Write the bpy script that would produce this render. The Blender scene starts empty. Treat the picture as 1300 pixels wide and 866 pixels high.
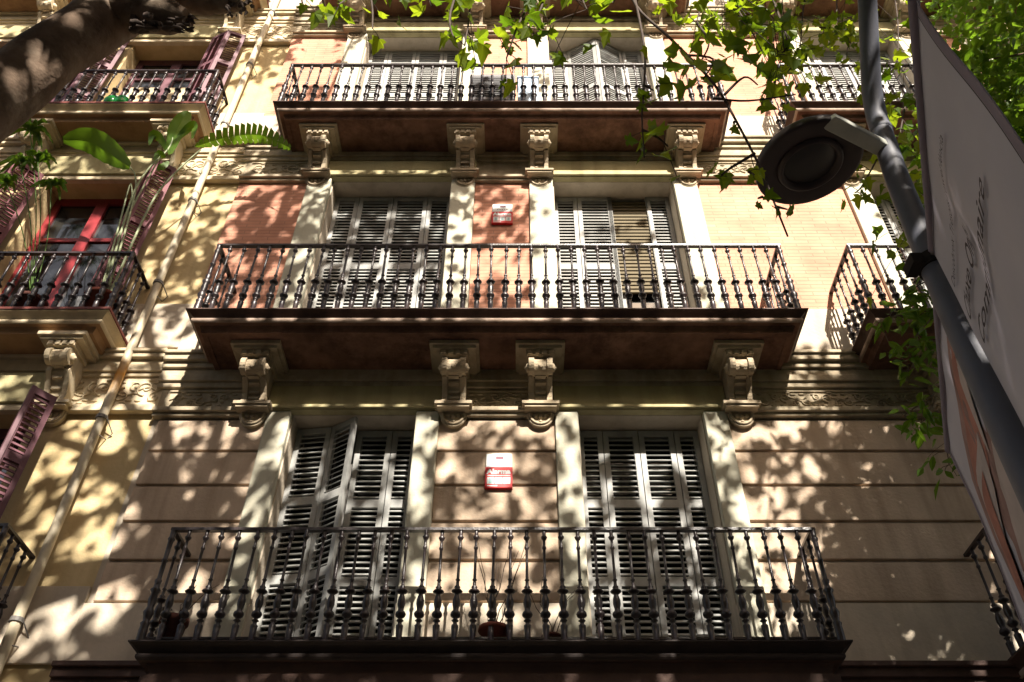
import bpy, math, random
import numpy as np
from mathutils import Vector, Matrix, noise, Euler

random.seed(7); RNG = np.random.default_rng(11)
R = math.radians
scene = bpy.context.scene
COL = scene.collection

# ------------------------------------------------------------------ camera
PITCH = 43.4; FPX = 1100.0; PX0 = 658.0
CAMY = -6.49                      # the facade is the plane y = 0, the eye is z = 0, the ground is z = -1.6
GZ = -1.6
cam = bpy.data.cameras.new('camera'); camo = bpy.data.objects.new('camera', cam); COL.objects.link(camo)
camo.location = (0, CAMY, 0); camo.rotation_euler = (R(90 + PITCH), 0, 0)
cam.sensor_width = 36; cam.lens = FPX / 1300 * 36; cam.shift_x = -(PX0 - 650) / 1300
cam.clip_start = 0.05; cam.clip_end = 500
scene.camera = camo

# ------------------------------------------------------------------ light
SDIR = Vector((-0.30, 1.0, -0.90)).normalized()      # the way sunlight travels
sun_el = math.asin(-SDIR.z)
sun_az = math.atan2(-SDIR.x, -SDIR.y)                # compass angle of the sun from +Y towards +X
w = bpy.data.worlds.new('World'); scene.world = w; w.use_nodes = True
nt = w.node_tree
sky = nt.nodes.new('ShaderNodeTexSky'); sky.sky_type = 'NISHITA'; sky.sun_disc = False
sky.sun_elevation = sun_el; sky.sun_rotation = sun_az; sky.dust_density = 2.5; sky.air_density = 1.0
bg = nt.nodes['Background']; bg.inputs[1].default_value = 0.115
tint = nt.nodes.new('ShaderNodeVectorMath'); tint.operation = 'MULTIPLY'; tint.inputs[1].default_value = (1.0, .82, .64)   # hazy warm city air
nt.links.new(sky.outputs[0], tint.inputs[0]); nt.links.new(tint.outputs[0], bg.inputs[0])
sl = bpy.data.lights.new('sun', 'SUN'); sl.energy = 5.0; sl.angle = R(0.53); sl.color = (1.0, 0.92, 0.80)
so = bpy.data.objects.new('sun', sl); COL.objects.link(so)
so.rotation_euler = SDIR.to_track_quat('-Z', 'Y').to_euler(); so.location = (3, -12, 20)

scene.view_settings.view_transform = 'Standard'; scene.view_settings.look = 'None'
scene.view_settings.exposure = 1.5; scene.view_settings.gamma = 1.0
scene.view_settings.use_curve_mapping = False
scene.render.engine = 'CYCLES'
scene.cycles.use_denoising = True
scene.cycles.max_bounces = 6; scene.cycles.diffuse_bounces = 4; scene.cycles.transparent_max_bounces = 6
scene.cycles.sample_clamp_indirect = 8

# ------------------------------------------------------------------ helpers
_c, _s = math.cos(R(PITCH)), math.sin(R(PITCH))
def at(x, y, Y):
    """the point at depth plane y = Y that the photo shows at pixel (x, y)"""
    hor = Y - CAMY; e = R(PITCH) + math.atan((433 - y) / FPX)
    Z = hor * math.tan(e); d = hor * _c + Z * _s
    return Vector(((x - PX0) / FPX * d, Y, Z))

class MB:
    def __init__(s): s.v = []; s.f = []; s.mi = []; s.sm = []
    def add(s, vs, fs, m=0, smooth=False):
        b = len(s.v); s.v += [tuple(p) for p in vs]
        for f in fs: s.f.append(tuple(b + i for i in f)); s.mi.append(m); s.sm.append(smooth)
        return s
    def box(s, x0, x1, y0, y1, z0, z1, m=0):
        vs = [(x, y, z) for x in (x0, x1) for y in (y0, y1) for z in (z0, z1)]
        return s.add(vs, [(0, 1, 3, 2), (4, 6, 7, 5), (0, 4, 5, 1), (2, 3, 7, 6), (0, 2, 6, 4), (1, 5, 7, 3)], m)
    def hull(s, a, b, m=0):
        """loft between two equally long rings, capped"""
        n = len(a)
        return s.add(list(a) + list(b), [(i, (i + 1) % n, n + (i + 1) % n, n + i) for i in range(n)] +
                     [tuple(range(n - 1, -1, -1)), tuple(range(n, 2 * n))], m)
    def xprism(s, prof, x0, x1, m=0, bevel=0.0):
        """profile of (y, z) extruded along x"""
        return s.hull([(x0, y, z) for y, z in prof], [(x1, y, z) for y, z in prof], m)
    def bar(s, a, b, wx, wz, m=0, up=(0, 0, 1)):
        a, b = Vector(a), Vector(b); d = (b - a).normalized(); u = Vector(up)
        if abs(d.dot(u)) > .95: u = Vector((0, 1, 0))
        r = d.cross(u).normalized(); u = r.cross(d)
        q = [r * wx / 2 + u * wz / 2, -r * wx / 2 + u * wz / 2, -r * wx / 2 - u * wz / 2, r * wx / 2 - u * wz / 2]
        return s.hull([a + k for k in q], [b + k for k in q], m)
    def tube(s, pts, rad, n=8, m=0, jag=0.0):
        pts = [Vector(p) for p in pts]
        rad = rad if isinstance(rad, (list, tuple)) else [rad] * len(pts)
        vs = []; fs = []; ref = None
        for i, p in enumerate(pts):
            d = (pts[min(i + 1, len(pts) - 1)] - pts[max(i - 1, 0)]).normalized()
            if ref is None:
                ref = d.cross(Vector((0, 0, 1)) if abs(d.z) < .9 else Vector((1, 0, 0))).normalized()
            ref = (ref - d * ref.dot(d)).normalized(); o = d.cross(ref)
            for k in range(n):
                a = 2 * math.pi * k / n; rr = rad[i]
                if jag:
                    q = p + (ref * math.cos(a) + o * math.sin(a)) * rr
                    rr *= 1 + jag * (noise.noise(q * 3.1) + .5 * noise.noise(q * 9.0))
                vs.append(p + (ref * math.cos(a) + o * math.sin(a)) * rr)
        for i in range(len(pts) - 1):
            for k in range(n):
                fs.append((i * n + k, i * n + (k + 1) % n, (i + 1) * n + (k + 1) % n, (i + 1) * n + k))
        s.add(vs, fs, m, True)
        L = (len(pts) - 1) * n
        s.add([vs[k] for k in range(n)], [tuple(range(n - 1, -1, -1))], m)
        s.add([vs[L + k] for k in range(n)], [tuple(range(n))], m)
        return s
    def lathe(s, prof, n=12, cen=(0, 0, 0), m=0, M=None, smooth=True):
        vs = []; fs = []
        for r, z in prof:
            for k in range(n):
                a = 2 * math.pi * k / n
                p = Vector((r * math.cos(a), r * math.sin(a), z))
                if M: p = M @ p
                vs.append(p + Vector(cen))
        for i in range(len(prof) - 1):
            for k in range(n):
                fs.append((i * n + k, i * n + (k + 1) % n, (i + 1) * n + (k + 1) % n, (i + 1) * n + k))
        return s.add(vs, fs, m, smooth)
    def ball(s, c, r, n=8, m=0, sc=(1, 1, 1)):
        prof = [(max(r * math.sin(math.pi * i / 6), 1e-4), -r * math.cos(math.pi * i / 6)) for i in range(7)]
        return s.lathe(prof, n, c, m, Matrix.Diagonal((*sc, 1)).to_3x3())
    def mesh(s, name, mats, off=Vector((0, 0, 0))):
        me = bpy.data.meshes.new(name)
        me.from_pydata([Vector(p) - off for p in s.v] if off.length else s.v, [], s.f)
        for m in (mats if isinstance(mats, (list, tuple)) else [mats]): me.materials.append(m)
        me.polygons.foreach_set('material_index', s.mi); me.polygons.foreach_set('use_smooth', s.sm)
        me.update(); return me
    def build(s, name, mats, parent=None, bevel=0, **tags):
        rt = parent
        while rt is not None and rt.parent is not None: rt = rt.parent
        off = rt.location.copy() if rt is not None else Vector((0, 0, 0))
        o = bpy.data.objects.new(name, s.mesh(name, mats, off)); COL.objects.link(o)
        if parent is not None: o.parent = parent
        if bevel:
            b = o.modifiers.new('bevel', 'BEVEL'); b.width = bevel; b.segments = 2; b.limit_method = 'ANGLE'; b.angle_limit = R(40)
        for k, v in tags.items(): o[k] = v
        return o

def thing(name, label, cat, loc=(0, 0, 0), group=None):
    o = bpy.data.objects.new(name, None); COL.objects.link(o); o.location = loc; o.empty_display_size = .2
    o['label'] = label; o['category'] = cat
    if group: o['group'] = group
    return o

def inst(me, parent, name, loc, rz=0.0, scale=(1, 1, 1)):
    """a part that shares its mesh with its like; loc in world coordinates"""
    rt = parent
    while rt.parent is not None: rt = rt.parent
    o = bpy.data.objects.new(name, me); COL.objects.link(o); o.parent = parent
    o.location = Vector(loc) - rt.location; o.rotation_euler = (0, 0, rz); o.scale = scale
    return o

def text_geo(txt, size, shear=0.0, spacing=1.0, bold=0.0):
    cu = bpy.data.curves.new('t', 'FONT'); cu.body = txt; cu.size = size; cu.shear = shear; cu.space_character = spacing
    cu.resolution_u = 3; cu.offset = bold
    o = bpy.data.objects.new('t', cu); COL.objects.link(o)
    me = o.to_mesh(); vs = [v.co.copy() for v in me.vertices]; fs = [tuple(p.vertices) for p in me.polygons]
    o.to_mesh_clear(); bpy.data.objects.remove(o); bpy.data.curves.remove(cu)
    return vs, fs

# ------------------------------------------------------------------ materials
def mat(name, col, rough=.8, var=.15, scale=3.0, bump=.0, bscale=40.0, spec=.3, metal=0.0, streak=0.0, dark=None, darkamt=0.0, transl=None, dscale=2.0):
    m = bpy.data.materials.new(name); m.use_nodes = True; n = m.node_tree.nodes; l = m.node_tree.links
    b = n['Principled BSDF']; b.inputs['Roughness'].default_value = rough
    b.inputs['Specular IOR Level'].default_value = spec; b.inputs['Metallic'].default_value = metal
    geo = n.new('ShaderNodeNewGeometry')
    t1 = n.new('ShaderNodeTexNoise'); t1.inputs['Scale'].default_value = scale; t1.inputs['Detail'].default_value = 6; t1.inputs['Roughness'].default_value = .62
    l.new(geo.outputs['Position'], t1.inputs['Vector'])
    rmp = n.new('ShaderNodeMapRange'); rmp.inputs[1].default_value = .3; rmp.inputs[2].default_value = .7
    rmp.inputs[3].default_value = 1 - var; rmp.inputs[4].default_value = 1 + var
    l.new(t1.outputs[0], rmp.inputs[0])
    mul = n.new('ShaderNodeVectorMath'); mul.operation = 'SCALE'; mul.inputs[0].default_value = col[:3]
    l.new(rmp.outputs[0], mul.inputs['Scale']); out = mul.outputs[0]
    if streak:
        mp = n.new('ShaderNodeMapping'); mp.inputs['Scale'].default_value = (7, 7, .55); l.new(geo.outputs['Position'], mp.inputs[0])
        t2 = n.new('ShaderNodeTexNoise'); t2.inputs['Scale'].default_value = 1.0; t2.inputs['Detail'].default_value = 5; l.new(mp.outputs[0], t2.inputs['Vector'])
        r2 = n.new('ShaderNodeMapRange'); r2.inputs[1].default_value = .46; r2.inputs[2].default_value = .70; r2.inputs[3].default_value = 0; r2.inputs[4].default_value = streak
        l.new(t2.outputs[0], r2.inputs[0])
        mx = n.new('ShaderNodeMix'); mx.data_type = 'RGBA'; l.new(r2.outputs[0], mx.inputs[0]); l.new(out, mx.inputs[6])
        mx.inputs[7].default_value = (col[0] * .42, col[1] * .38, col[2] * .33, 1); out = mx.outputs[2]
    if dark:
        t3 = n.new('ShaderNodeTexNoise'); t3.inputs['Scale'].default_value = dscale; t3.inputs['Detail'].default_value = 8; t3.inputs['Roughness'].default_value = .7
        l.new(geo.outputs['Position'], t3.inputs['Vector'])
        r3 = n.new('ShaderNodeMapRange'); r3.inputs[1].default_value = .47; r3.inputs[2].default_value = .62; r3.inputs[3].default_value = 0; r3.inputs[4].default_value = darkamt
        l.new(t3.outputs[0], r3.inputs[0])
        mx = n.new('ShaderNodeMix'); mx.data_type = 'RGBA'; l.new(r3.outputs[0], mx.inputs[0]); l.new(out, mx.inputs[6])
        mx.inputs[7].default_value = (*dark, 1); out = mx.outputs[2]
    l.new(out, b.inputs['Base Color'])
    if bump:
        t4 = n.new('ShaderNodeTexNoise'); t4.inputs['Scale'].default_value = bscale; t4.inputs['Detail'].default_value = 5
        l.new(geo.outputs['Position'], t4.inputs['Vector'])
        bp = n.new('ShaderNodeBump'); bp.inputs['Strength'].default_value = bump; bp.inputs['Distance'].default_value = .02
        l.new(t4.outputs[0], bp.inputs['Height']); l.new(bp.outputs[0], b.inputs['Normal'])
    if transl:
        tr = n.new('ShaderNodeBsdfTranslucent'); tr.inputs[0].default_value = (*transl[:3], 1)
        ms = n.new('ShaderNodeMixShader'); ms.inputs[0].default_value = transl[3]
        l.new(b.outputs[0], ms.inputs[1]); l.new(tr.outputs[0], ms.inputs[2]); l.new(ms.outputs[0], n['Material Output'].inputs[0])
    return m

def brick_mat(name, c1, c2, cm):
    m = bpy.data.materials.new(name); m.use_nodes = True; n = m.node_tree.nodes; l = m.node_tree.links
    b = n['Principled BSDF']; b.inputs['Roughness'].default_value = .85; b.inputs['Specular IOR Level'].default_value = .2
    geo = n.new('ShaderNodeNewGeometry'); sep = n.new('ShaderNodeSeparateXYZ'); l.new(geo.outputs['Position'], sep.inputs[0])
    cmb = n.new('ShaderNodeCombineXYZ'); l.new(sep.outputs[0], cmb.inputs[0]); l.new(sep.outputs[2], cmb.inputs[1])
    br = n.new('ShaderNodeTexBrick'); br.inputs['Scale'].default_value = 1.0
    br.inputs['Brick Width'].default_value = .29; br.inputs['Row Height'].default_value = .058
    br.inputs['Mortar Size'].default_value = .0065; br.inputs['Mortar Smooth'].default_value = .3
    br.inputs['Color1'].default_value = (*c1, 1); br.inputs['Color2'].default_value = (*c2, 1); br.inputs['Mortar'].default_value = (*cm, 1)
    l.new(cmb.outputs[0], br.inputs['Vector'])
    t = n.new('ShaderNodeTexNoise'); t.inputs['Scale'].default_value = 2.2; t.inputs['Detail'].default_value = 8; l.new(geo.outputs['Position'], t.inputs['Vector'])
    r = n.new('ShaderNodeMapRange'); r.inputs[1].default_value = .3; r.inputs[2].default_value = .7; r.inputs[3].default_value = .8; r.inputs[4].default_value = 1.2; l.new(t.outputs[0], r.inputs[0])
    mu = n.new('ShaderNodeVectorMath'); mu.operation = 'SCALE'; l.new(br.outputs[0], mu.inputs[0]); l.new(r.outputs[0], mu.inputs['Scale'])
    l.new(mu.outputs[0], b.inputs['Base Color'])
    bp = n.new('ShaderNodeBump'); bp.inputs['Strength'].default_value = .6; bp.inputs['Distance'].default_value = .006; bp.invert = True
    l.new(br.outputs['Fac'], bp.inputs['Height']); l.new(bp.outputs[0], b.inputs['Normal'])
    return m

def leaf_mat(name, c1, c2, tl=.5):
    m = bpy.data.materials.new(name); m.use_nodes = True; n = m.node_tree.nodes; l = m.node_tree.links
    b = n['Principled BSDF']; b.inputs['Roughness'].default_value = .45; b.inputs['Specular IOR Level'].default_value = .35
    g = n.new('ShaderNodeNewGeometry'); mx = n.new('ShaderNodeMix'); mx.data_type = 'RGBA'
    l.new(g.outputs['Random Per Island'], mx.inputs[0]); mx.inputs[6].default_value = (*c1, 1); mx.inputs[7].default_value = (*c2, 1)
    l.new(mx.outputs[2], b.inputs['Base Color'])
    tr = n.new('ShaderNodeBsdfTranslucent'); sc = n.new('ShaderNodeVectorMath'); sc.operation = 'MULTIPLY'; sc.inputs[1].default_value = (1.9, 1.75, .7)
    l.new(mx.outputs[2], sc.inputs[0]); l.new(sc.outputs[0], tr.inputs[0])
    ms = n.new('ShaderNodeMixShader'); ms.inputs[0].default_value = tl
    l.new(b.outputs[0], ms.inputs[1]); l.new(tr.outputs[0], ms.inputs[2]); l.new(ms.outputs[0], n['Material Output'].inputs[0])
    return m

def glass_mat(name, col):
    m = mat(name, col, rough=.06, var=.2, scale=1.5, spec=.8)
    return m

M = dict(
    rust=mat('rusticated stucco', (.55, .43, .325), .88, .17, 1.6, .3, 30, .15, streak=.5, dark=(.40, .31, .23), darkamt=.5, dscale=.9),
    plaster=mat('grey beige plaster', (.52, .45, .36), .88, .13, 1.4, .25, 30, .15, streak=.3),
    pil=mat('pale grey green stucco', (.52, .50, .40), .85, .12, 1.8, .2, 35, .15, streak=.25),
    stone=mat('stuccoed cornice', (.46, .39, .28), .85, .2, 2.2, .3, 35, .15, streak=.45, dark=(.10, .075, .05), darkamt=.35),
    frieze=mat('olive stucco frieze', (.42, .37, .21), .85, .15, 2.0, .25, 35, .15, streak=.35),
    bracket=mat('bracket stucco', (.45, .37, .26), .8, .2, 4.0, .35, 45, .2, streak=.5, dark=(.09, .06, .04), darkamt=.4),
    yellow=mat('yellow plaster', (.60, .47, .265), .9, .14, 1.2, .25, 30, .1, streak=.3, dark=(.46, .35, .18), darkamt=.45, dscale=1.0),
    cream=mat('grey cream plaster', (.60, .515, .41), .9, .14, 1.4, .2, 30, .1, streak=.35, dark=(.42, .37, .30), darkamt=.5, dscale=1.2),
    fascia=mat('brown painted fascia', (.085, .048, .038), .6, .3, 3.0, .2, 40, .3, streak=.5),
    dfascia=mat('shade-darkened fascia', (.030, .020, .018), .6, .3, 3.0, .2, 40, .3, streak=.4),  # darker copy of the brown fascia, the lowest slab's shade put into its colour
    dsoff=mat('shade-darkened moulding', (.075, .045, .036), .7, .3, 3.0, .2, 40, .2),  # shade under the lowest balcony is painted into this brown
    ledge=mat('light brown ledge', (.36, .27, .215), .75, .35, 3.5, .3, 30, .2, streak=.7),  # lighter brown than the fascia, with streaks
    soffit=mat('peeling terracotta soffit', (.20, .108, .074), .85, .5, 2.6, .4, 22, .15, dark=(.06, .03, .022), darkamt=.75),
    lsoff=mat('ochre soffit', (.36, .22, .12), .85, .25, 2.4, .3, 24, .15, dark=(.15, .08, .05), darkamt=.5),
    lstone=mat('cream moulding', (.62, .52, .36), .8, .15, 2.4, .2, 30, .2, streak=.35),
    redline=mat('dark red edge', (.17, .045, .035), .6, .2, 3),
    iron=mat('dark painted iron', (.021, .0135, .0145), .36, .5, 9.0, .15, 60, .5, dark=(.045, .030, .026), darkamt=.4, dscale=6),
    shut=mat('grey painted shutter', (.35, .355, .345), .6, .14, 3.0, .1, 60, .3, streak=.35),
    lshut=mat('mauve painted shutter', (.155, .070, .088), .6, .2, 3.0, .1, 60, .3, streak=.35),
    dshut=mat('maroon painted shutter', (.20, .07, .085), .6, .2, 3.0, .1, 60, .3, streak=.3),
    redframe=mat('red window frame', (.27, .03, .036), .4, .15, 4.0, 0, 1, .4),
    greyframe=mat('grey window frame', (.16, .15, .14), .5, .15, 4.0),
    dark=mat('dark room', (.02, .016, .014), .9, .2, 2.0),
    glass=glass_mat('window glass', (.018, .02, .022)),
    blind=mat('olive roller blind', (.115, .092, .052), .75, .15, 4.0),
    bluepane=mat('pale blue blind', (.42, .47, .62), .5, .1, 2.0),
    beigepane=mat('beige curtain', (.50, .41, .27), .8, .3, 5.0),  # colour of a yellowish reflection in window glass
    pipe=mat('cream drainpipe', (.60, .52, .38), .5, .15, 3.0, .1, 30, .3, streak=.4),
    rustst=mat('orange rust', (.55, .22, .03), .7, .4, 12.0),
    brick=brick_mat('brick', (.58, .29, .20), (.52, .25, .17), (.42, .22, .155)),
    bark=mat('plane bark', (.15, .105, .075), .9, .45, 5.0, .7, 14, .15, dark=(.30, .24, .18), darkamt=.6, dscale=2.6),
    twig=mat('twig bark', (.07, .05, .04), .85, .3, 20),
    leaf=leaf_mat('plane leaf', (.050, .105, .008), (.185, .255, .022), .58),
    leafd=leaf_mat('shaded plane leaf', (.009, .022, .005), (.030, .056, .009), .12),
    leafp=leaf_mat('broad plant leaf', (.065, .14, .016), (.095, .175, .024), .5),
    stem=mat('pale plant stem', (.30, .34, .20), .6, .25, 8.0),
    mast=mat('dark grey paint', (.105, .11, .14), .58, .15, 3.0, .05, 80, .5),
    armp=mat('grey arm paint', (.46, .47, .42), .5, .15, 5.0),
    lamp=mat('dark lamp housing', (.05, .036, .037), .5, .15, 4.0, 0, 1, .4),
    lens=mat('lamp lens', (.03, .027, .027), .35, .1, 5.0, 0, 1, .5),
    steel=mat('clamp steel', (.25, .24, .23), .4, .2, 9.0, metal=.8),
    banner=mat('grey banner cloth', (.54, .53, .60), .8, .06, 2.0, transl=(.26, .23, .27, .25)),
    hem=mat('banner hem', (.22, .19, .24), .8, .06, 2.0),
    ink=mat('banner ink', (.055, .045, .055), .8, .05, 2.0),
    pot=mat('red clay pot', (.20, .055, .035), .8, .25, 9.0),
    dpot=mat('dark clay pot', (.13, .05, .04), .8, .25, 9.0),
    greypot=mat('grey planter', (.33, .34, .36), .7, .2, 6.0),
    green=mat('green glass', (.02, .42, .09), .12, .1, 4.0, spec=.8, transl=(.03, .6, .12, .5)),
    acbody=mat('grey appliance', (.16, .155, .165), .6, .1, 6.0),
    acgrill=mat('dark grille', (.05, .05, .055), .6, .1, 6.0),
    bluebox=mat('pale blue plastic', (.40, .52, .66), .5, .1, 4.0),
    signw=mat('white sign plastic', (.78, .82, .82), .4, .04, 4.0),
    signr=mat('red sign plastic', (.62, .03, .035), .4, .05, 4.0),
    signb=mat('sign dark print', (.16, .05, .08), .5, .05, 4.0),
    signt=mat('sign teal print', (.33, .50, .52), .5, .1, 30.0),
    pave=mat('pavement', (.22, .20, .17), .9, .2, 1.2, .3, 20),
    road=mat('asphalt', (.055, .053, .05), .9, .2, 2.0, .3, 40),
    kerb=mat('kerb stone', (.33, .32, .30), .9, .2, 2.0, .2, 20),
)

def stain_pipe(m, zc):
    # a soft orange rust run at one joint of the pipe
    n = m.node_tree.nodes; l = m.node_tree.links; b = n['Principled BSDF']; src = b.inputs['Base Color'].links[0].from_socket
    g = n.new('ShaderNodeNewGeometry'); sp = n.new('ShaderNodeSeparateXYZ'); l.new(g.outputs['Position'], sp.inputs[0])
    t = n.new('ShaderNodeTexNoise'); t.inputs['Scale'].default_value = 9; t.inputs['Detail'].default_value = 5; l.new(g.outputs['Position'], t.inputs['Vector'])
    ma = n.new('ShaderNodeMath'); ma.operation = 'MULTIPLY_ADD'; ma.inputs[1].default_value = .25; l.new(t.outputs[0], ma.inputs[0]); l.new(sp.outputs[2], ma.inputs[2])
    cr = n.new('ShaderNodeValToRGB'); mr = n.new('ShaderNodeMapRange'); mr.inputs[1].default_value = zc - .25; mr.inputs[2].default_value = zc + .5; l.new(ma.outputs[0], mr.inputs[0])
    l.new(mr.outputs[0], cr.inputs[0]); e = cr.color_ramp.elements
    e[0].position = .15; e[0].color = (0, 0, 0, 1); e[1].position = .85; e[1].color = (0, 0, 0, 1); k = e.new(.55); k.color = (.95, .95, .95, 1)
    mx = n.new('ShaderNodeMix'); mx.data_type = 'RGBA'; l.new(cr.outputs[0], mx.inputs[0]); l.new(src, mx.inputs[6]); mx.inputs[7].default_value = (.60, .27, .03, 1)
    l.new(mx.outputs[2], b.inputs['Base Color'])
stain_pipe(M['pipe'], 5.55)

# ------------------------------------------------------------------ street
MB().box(-60, 60, -5.2, .6, GZ - .3, GZ).build('pavement', M['pave'], kind='structure')
MB().box(-60, 60, -5.35, -5.204, GZ - .3, GZ + .003).build('kerb', M['kerb'], kind='structure')
MB().add([(-200, -200, GZ - .13), (200, -200, GZ - .13), (200, -5.354, GZ - .13), (-200, -5.354, GZ - .13)], [(0, 1, 2, 3)]).build('road', M['road'], kind='structure')

# the house across the street, behind the camera: it keeps the low sky off the facade
OB = thing('apartment_building', 'plain stone apartment house across the street behind the viewer', 'building', (0, -21, GZ))
m = MB(); zf = [-1.6, 3.0, 6.6, 10.2, 13.8, 16.6]
xs_ = [(-37 + 3.0 * k, -35.8 + 3.0 * k) for k in range(25)]
for i in range(5):
    z0, z1 = zf[i], zf[i + 1]; xa = -40
    for a, b in xs_ + [(40, 40)]:
        m.box(xa, a, -26, -21, z0, z1 - .9); xa = b
    m.box(-40, 40, -26, -21, z1 - .9, z1)
m.build('wall', M['plaster'], OB)
MB().box(-40, 40, -25, -24.4, GZ, 16.5).build('inner_wall', M['glass'], OB)
MB().box(-40.2, 40.2, -26, -20.6, 16.6, 16.9).build('roof_cornice', M['stone'], OB)

# ------------------------------------------------------------------ main building
B = thing('apartment_building', 'plaster and brick apartment building with long iron balconies and grey louvred shutters', 'building', (-.2, 0, GZ))
FL = [dict(zs=2.715, lint=5.16, P=.50, hw=2.60, rh=.935),
      dict(zs=5.86, lint=8.86, P=.75, hw=2.945, rh=.97),
      dict(zs=9.60, lint=12.57, P=.70, hw=2.86, rh=.975),
      dict(zs=13.30, lint=16.0, P=.65, hw=2.9, rh=.99)]
OPEN = [(.775, 1.94), (.64, 2.10), (.66, 2.10), (.66, 2.10)]
PIL = [[(.545, .765), (1.95, 2.175)], [(.335, .625), (2.112, 2.40)], [(.335, .645), (2.112, 2.40)], [(.335, .645), (2.112, 2.40)]]
BAYS = [-.2, 6.4]; XL, XR = -3.46, 9.9
REV = .22; TOP = 17.2
BRX = [(-2.3, -.41, .41, 2.3), (-2.3, -.46, .46, 2.3), (-2.3, -.46, .46, 2.3)]   # brackets under slabs 1..3 of the list

def minus(x0, x1, cuts):
    out = []; x = x0
    for a, b in sorted(cuts):
        if a > x: out.append((x, a))
        x = max(x, b)
    if x < x1: out.append((x, x1))
    return out

def relief(m, a, b, z0, z1, y):
    # low arabesque: a waving stem with curled tendrils and small leaves on both sides
    zc = (z0 + z1) / 2; H = (z1 - z0) / 2; n = max(2, round((b - a) / .21)); st = (b - a) / n
    m.tube([(a + (b - a) * q / (n * 8), y, zc + .35 * H * math.sin(q / 8 * math.pi)) for q in range(n * 8 + 1)], .009, 5)
    for k in range(n):
        xc = a + st * (k + .5); sg = 1 if k % 2 else -1
        for cx, cz, r0, d in ((xc - .02, zc - sg * .28 * H, .62 * H, sg), (xc + st * .42, zc + sg * .45 * H, .42 * H, -sg)):
            m.tube([(cx + r0 * (1 - .85 * q / 17) * math.cos(d * q * .46 + d * 1.57), y, cz + r0 * (1 - .85 * q / 17) * math.sin(d * q * .46 + d * 1.57)) for q in range(18)], [.010 * (1.15 - .5 * q / 17) for q in range(18)], 5)
        for lx, lz in ((.30, .72), (.30, -.72), (-.28, sg * .75), (.05, -sg * .92), (.5, -sg * .15)):
            an = random.uniform(-.6, .6)
            m.ball((xc + lx * st, y, zc + lz * H), .017, 6, sc=(1.5 + .4 * math.cos(an), .7, .75))

# solid masonry between the openings
wall = MB()
zprev = None
wall.box(XL, XR, 0, .5, GZ, FL[0]['zs'])
for i, f in enumerate(FL):
    ops = [(c + sx * a, c + sx * b) if sx > 0 else (c - b, c - a) for c in BAYS for sx in (-1, 1) for a, b in [OPEN[i]]]
    for a, b in minus(XL, XR, ops): wall.box(a, b, 0, .5, f['zs'], f['lint'])
    znext = FL[i + 1]['zs'] if i < 3 else TOP
    wall.box(XL, XR, 0, .5, f['lint'], znext)
wall.build('wall', M['plaster'], B)
MB().box(XL, XR, .9, 1.0, GZ, TOP).box(XL, XR, .5, .9, GZ, GZ + .1).build('inner_wall', M['dark'], B)
MB().box(XL - .05, XR + .05, -.5, 1.2, TOP, TOP + .35).build('roof_cornice', M['stone'], B)

# rusticated ashlar bands of the lowest storey
cuts = [(c + s_ * PIL[0][0][0] if s_ > 0 else c - PIL[0][1][1], c + PIL[0][1][1] if s_ > 0 else c - PIL[0][0][0]) for c in BAYS for s_ in (-1, 1)]
for a, b in minus(XL + .06, XR, cuts):
    ru = MB()
    for k in range(5):
        z0 = 3.235 + .371 * k
        ru.box(a, b, -.034, 0, z0 + .015, z0 + .371 - .015)
    ru.build('rusticated_panel', M['rust'], B, bevel=.007)
for a, b in minus(XL, XR, [(c + s_ * OPEN[0][0] if s_ > 0 else c - OPEN[0][1], c + OPEN[0][1] if s_ > 0 else c - OPEN[0][0]) for c in BAYS for s_ in (-1, 1)]):
    pl = MB().box(a, b, -.045, 0, 2.72, 3.225)
    pl.build('plinth', M['cream'], B, bevel=.006)
for i in (1, 2):
    f = FL[i]
    for a, b in minus(XL, XR, [(c + s_ * PIL[i][0][0] if s_ > 0 else c - PIL[i][1][1], c + PIL[i][1][1] if s_ > 0 else c - PIL[i][0][0]) for c in BAYS for s_ in (-1, 1)]):
        pb = MB().box(a, b, -.05, 0, f['zs'], f['zs'] + .70)
        pb.build('plinth', M['cream'], B, bevel=.006)
# brick panels
for i in (1, 2, 3):
    f = FL[i]
    spans = [(XL, BAYS[0] - 2.40), (BAYS[0] - PIL[i][0][0], BAYS[0] + PIL[i][0][0]), (BAYS[0] + 2.40, BAYS[1] - 2.40), (BAYS[1] - PIL[i][0][0], BAYS[1] + PIL[i][0][0]), (BAYS[1] + 2.4, XR)]
    for a, b in spans:
        MB().box(a + .004, b - .004, -.026, 0, f['zs'] + .70, f['lint'] - .06).build('brick_panel', M['brick'], B)
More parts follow.
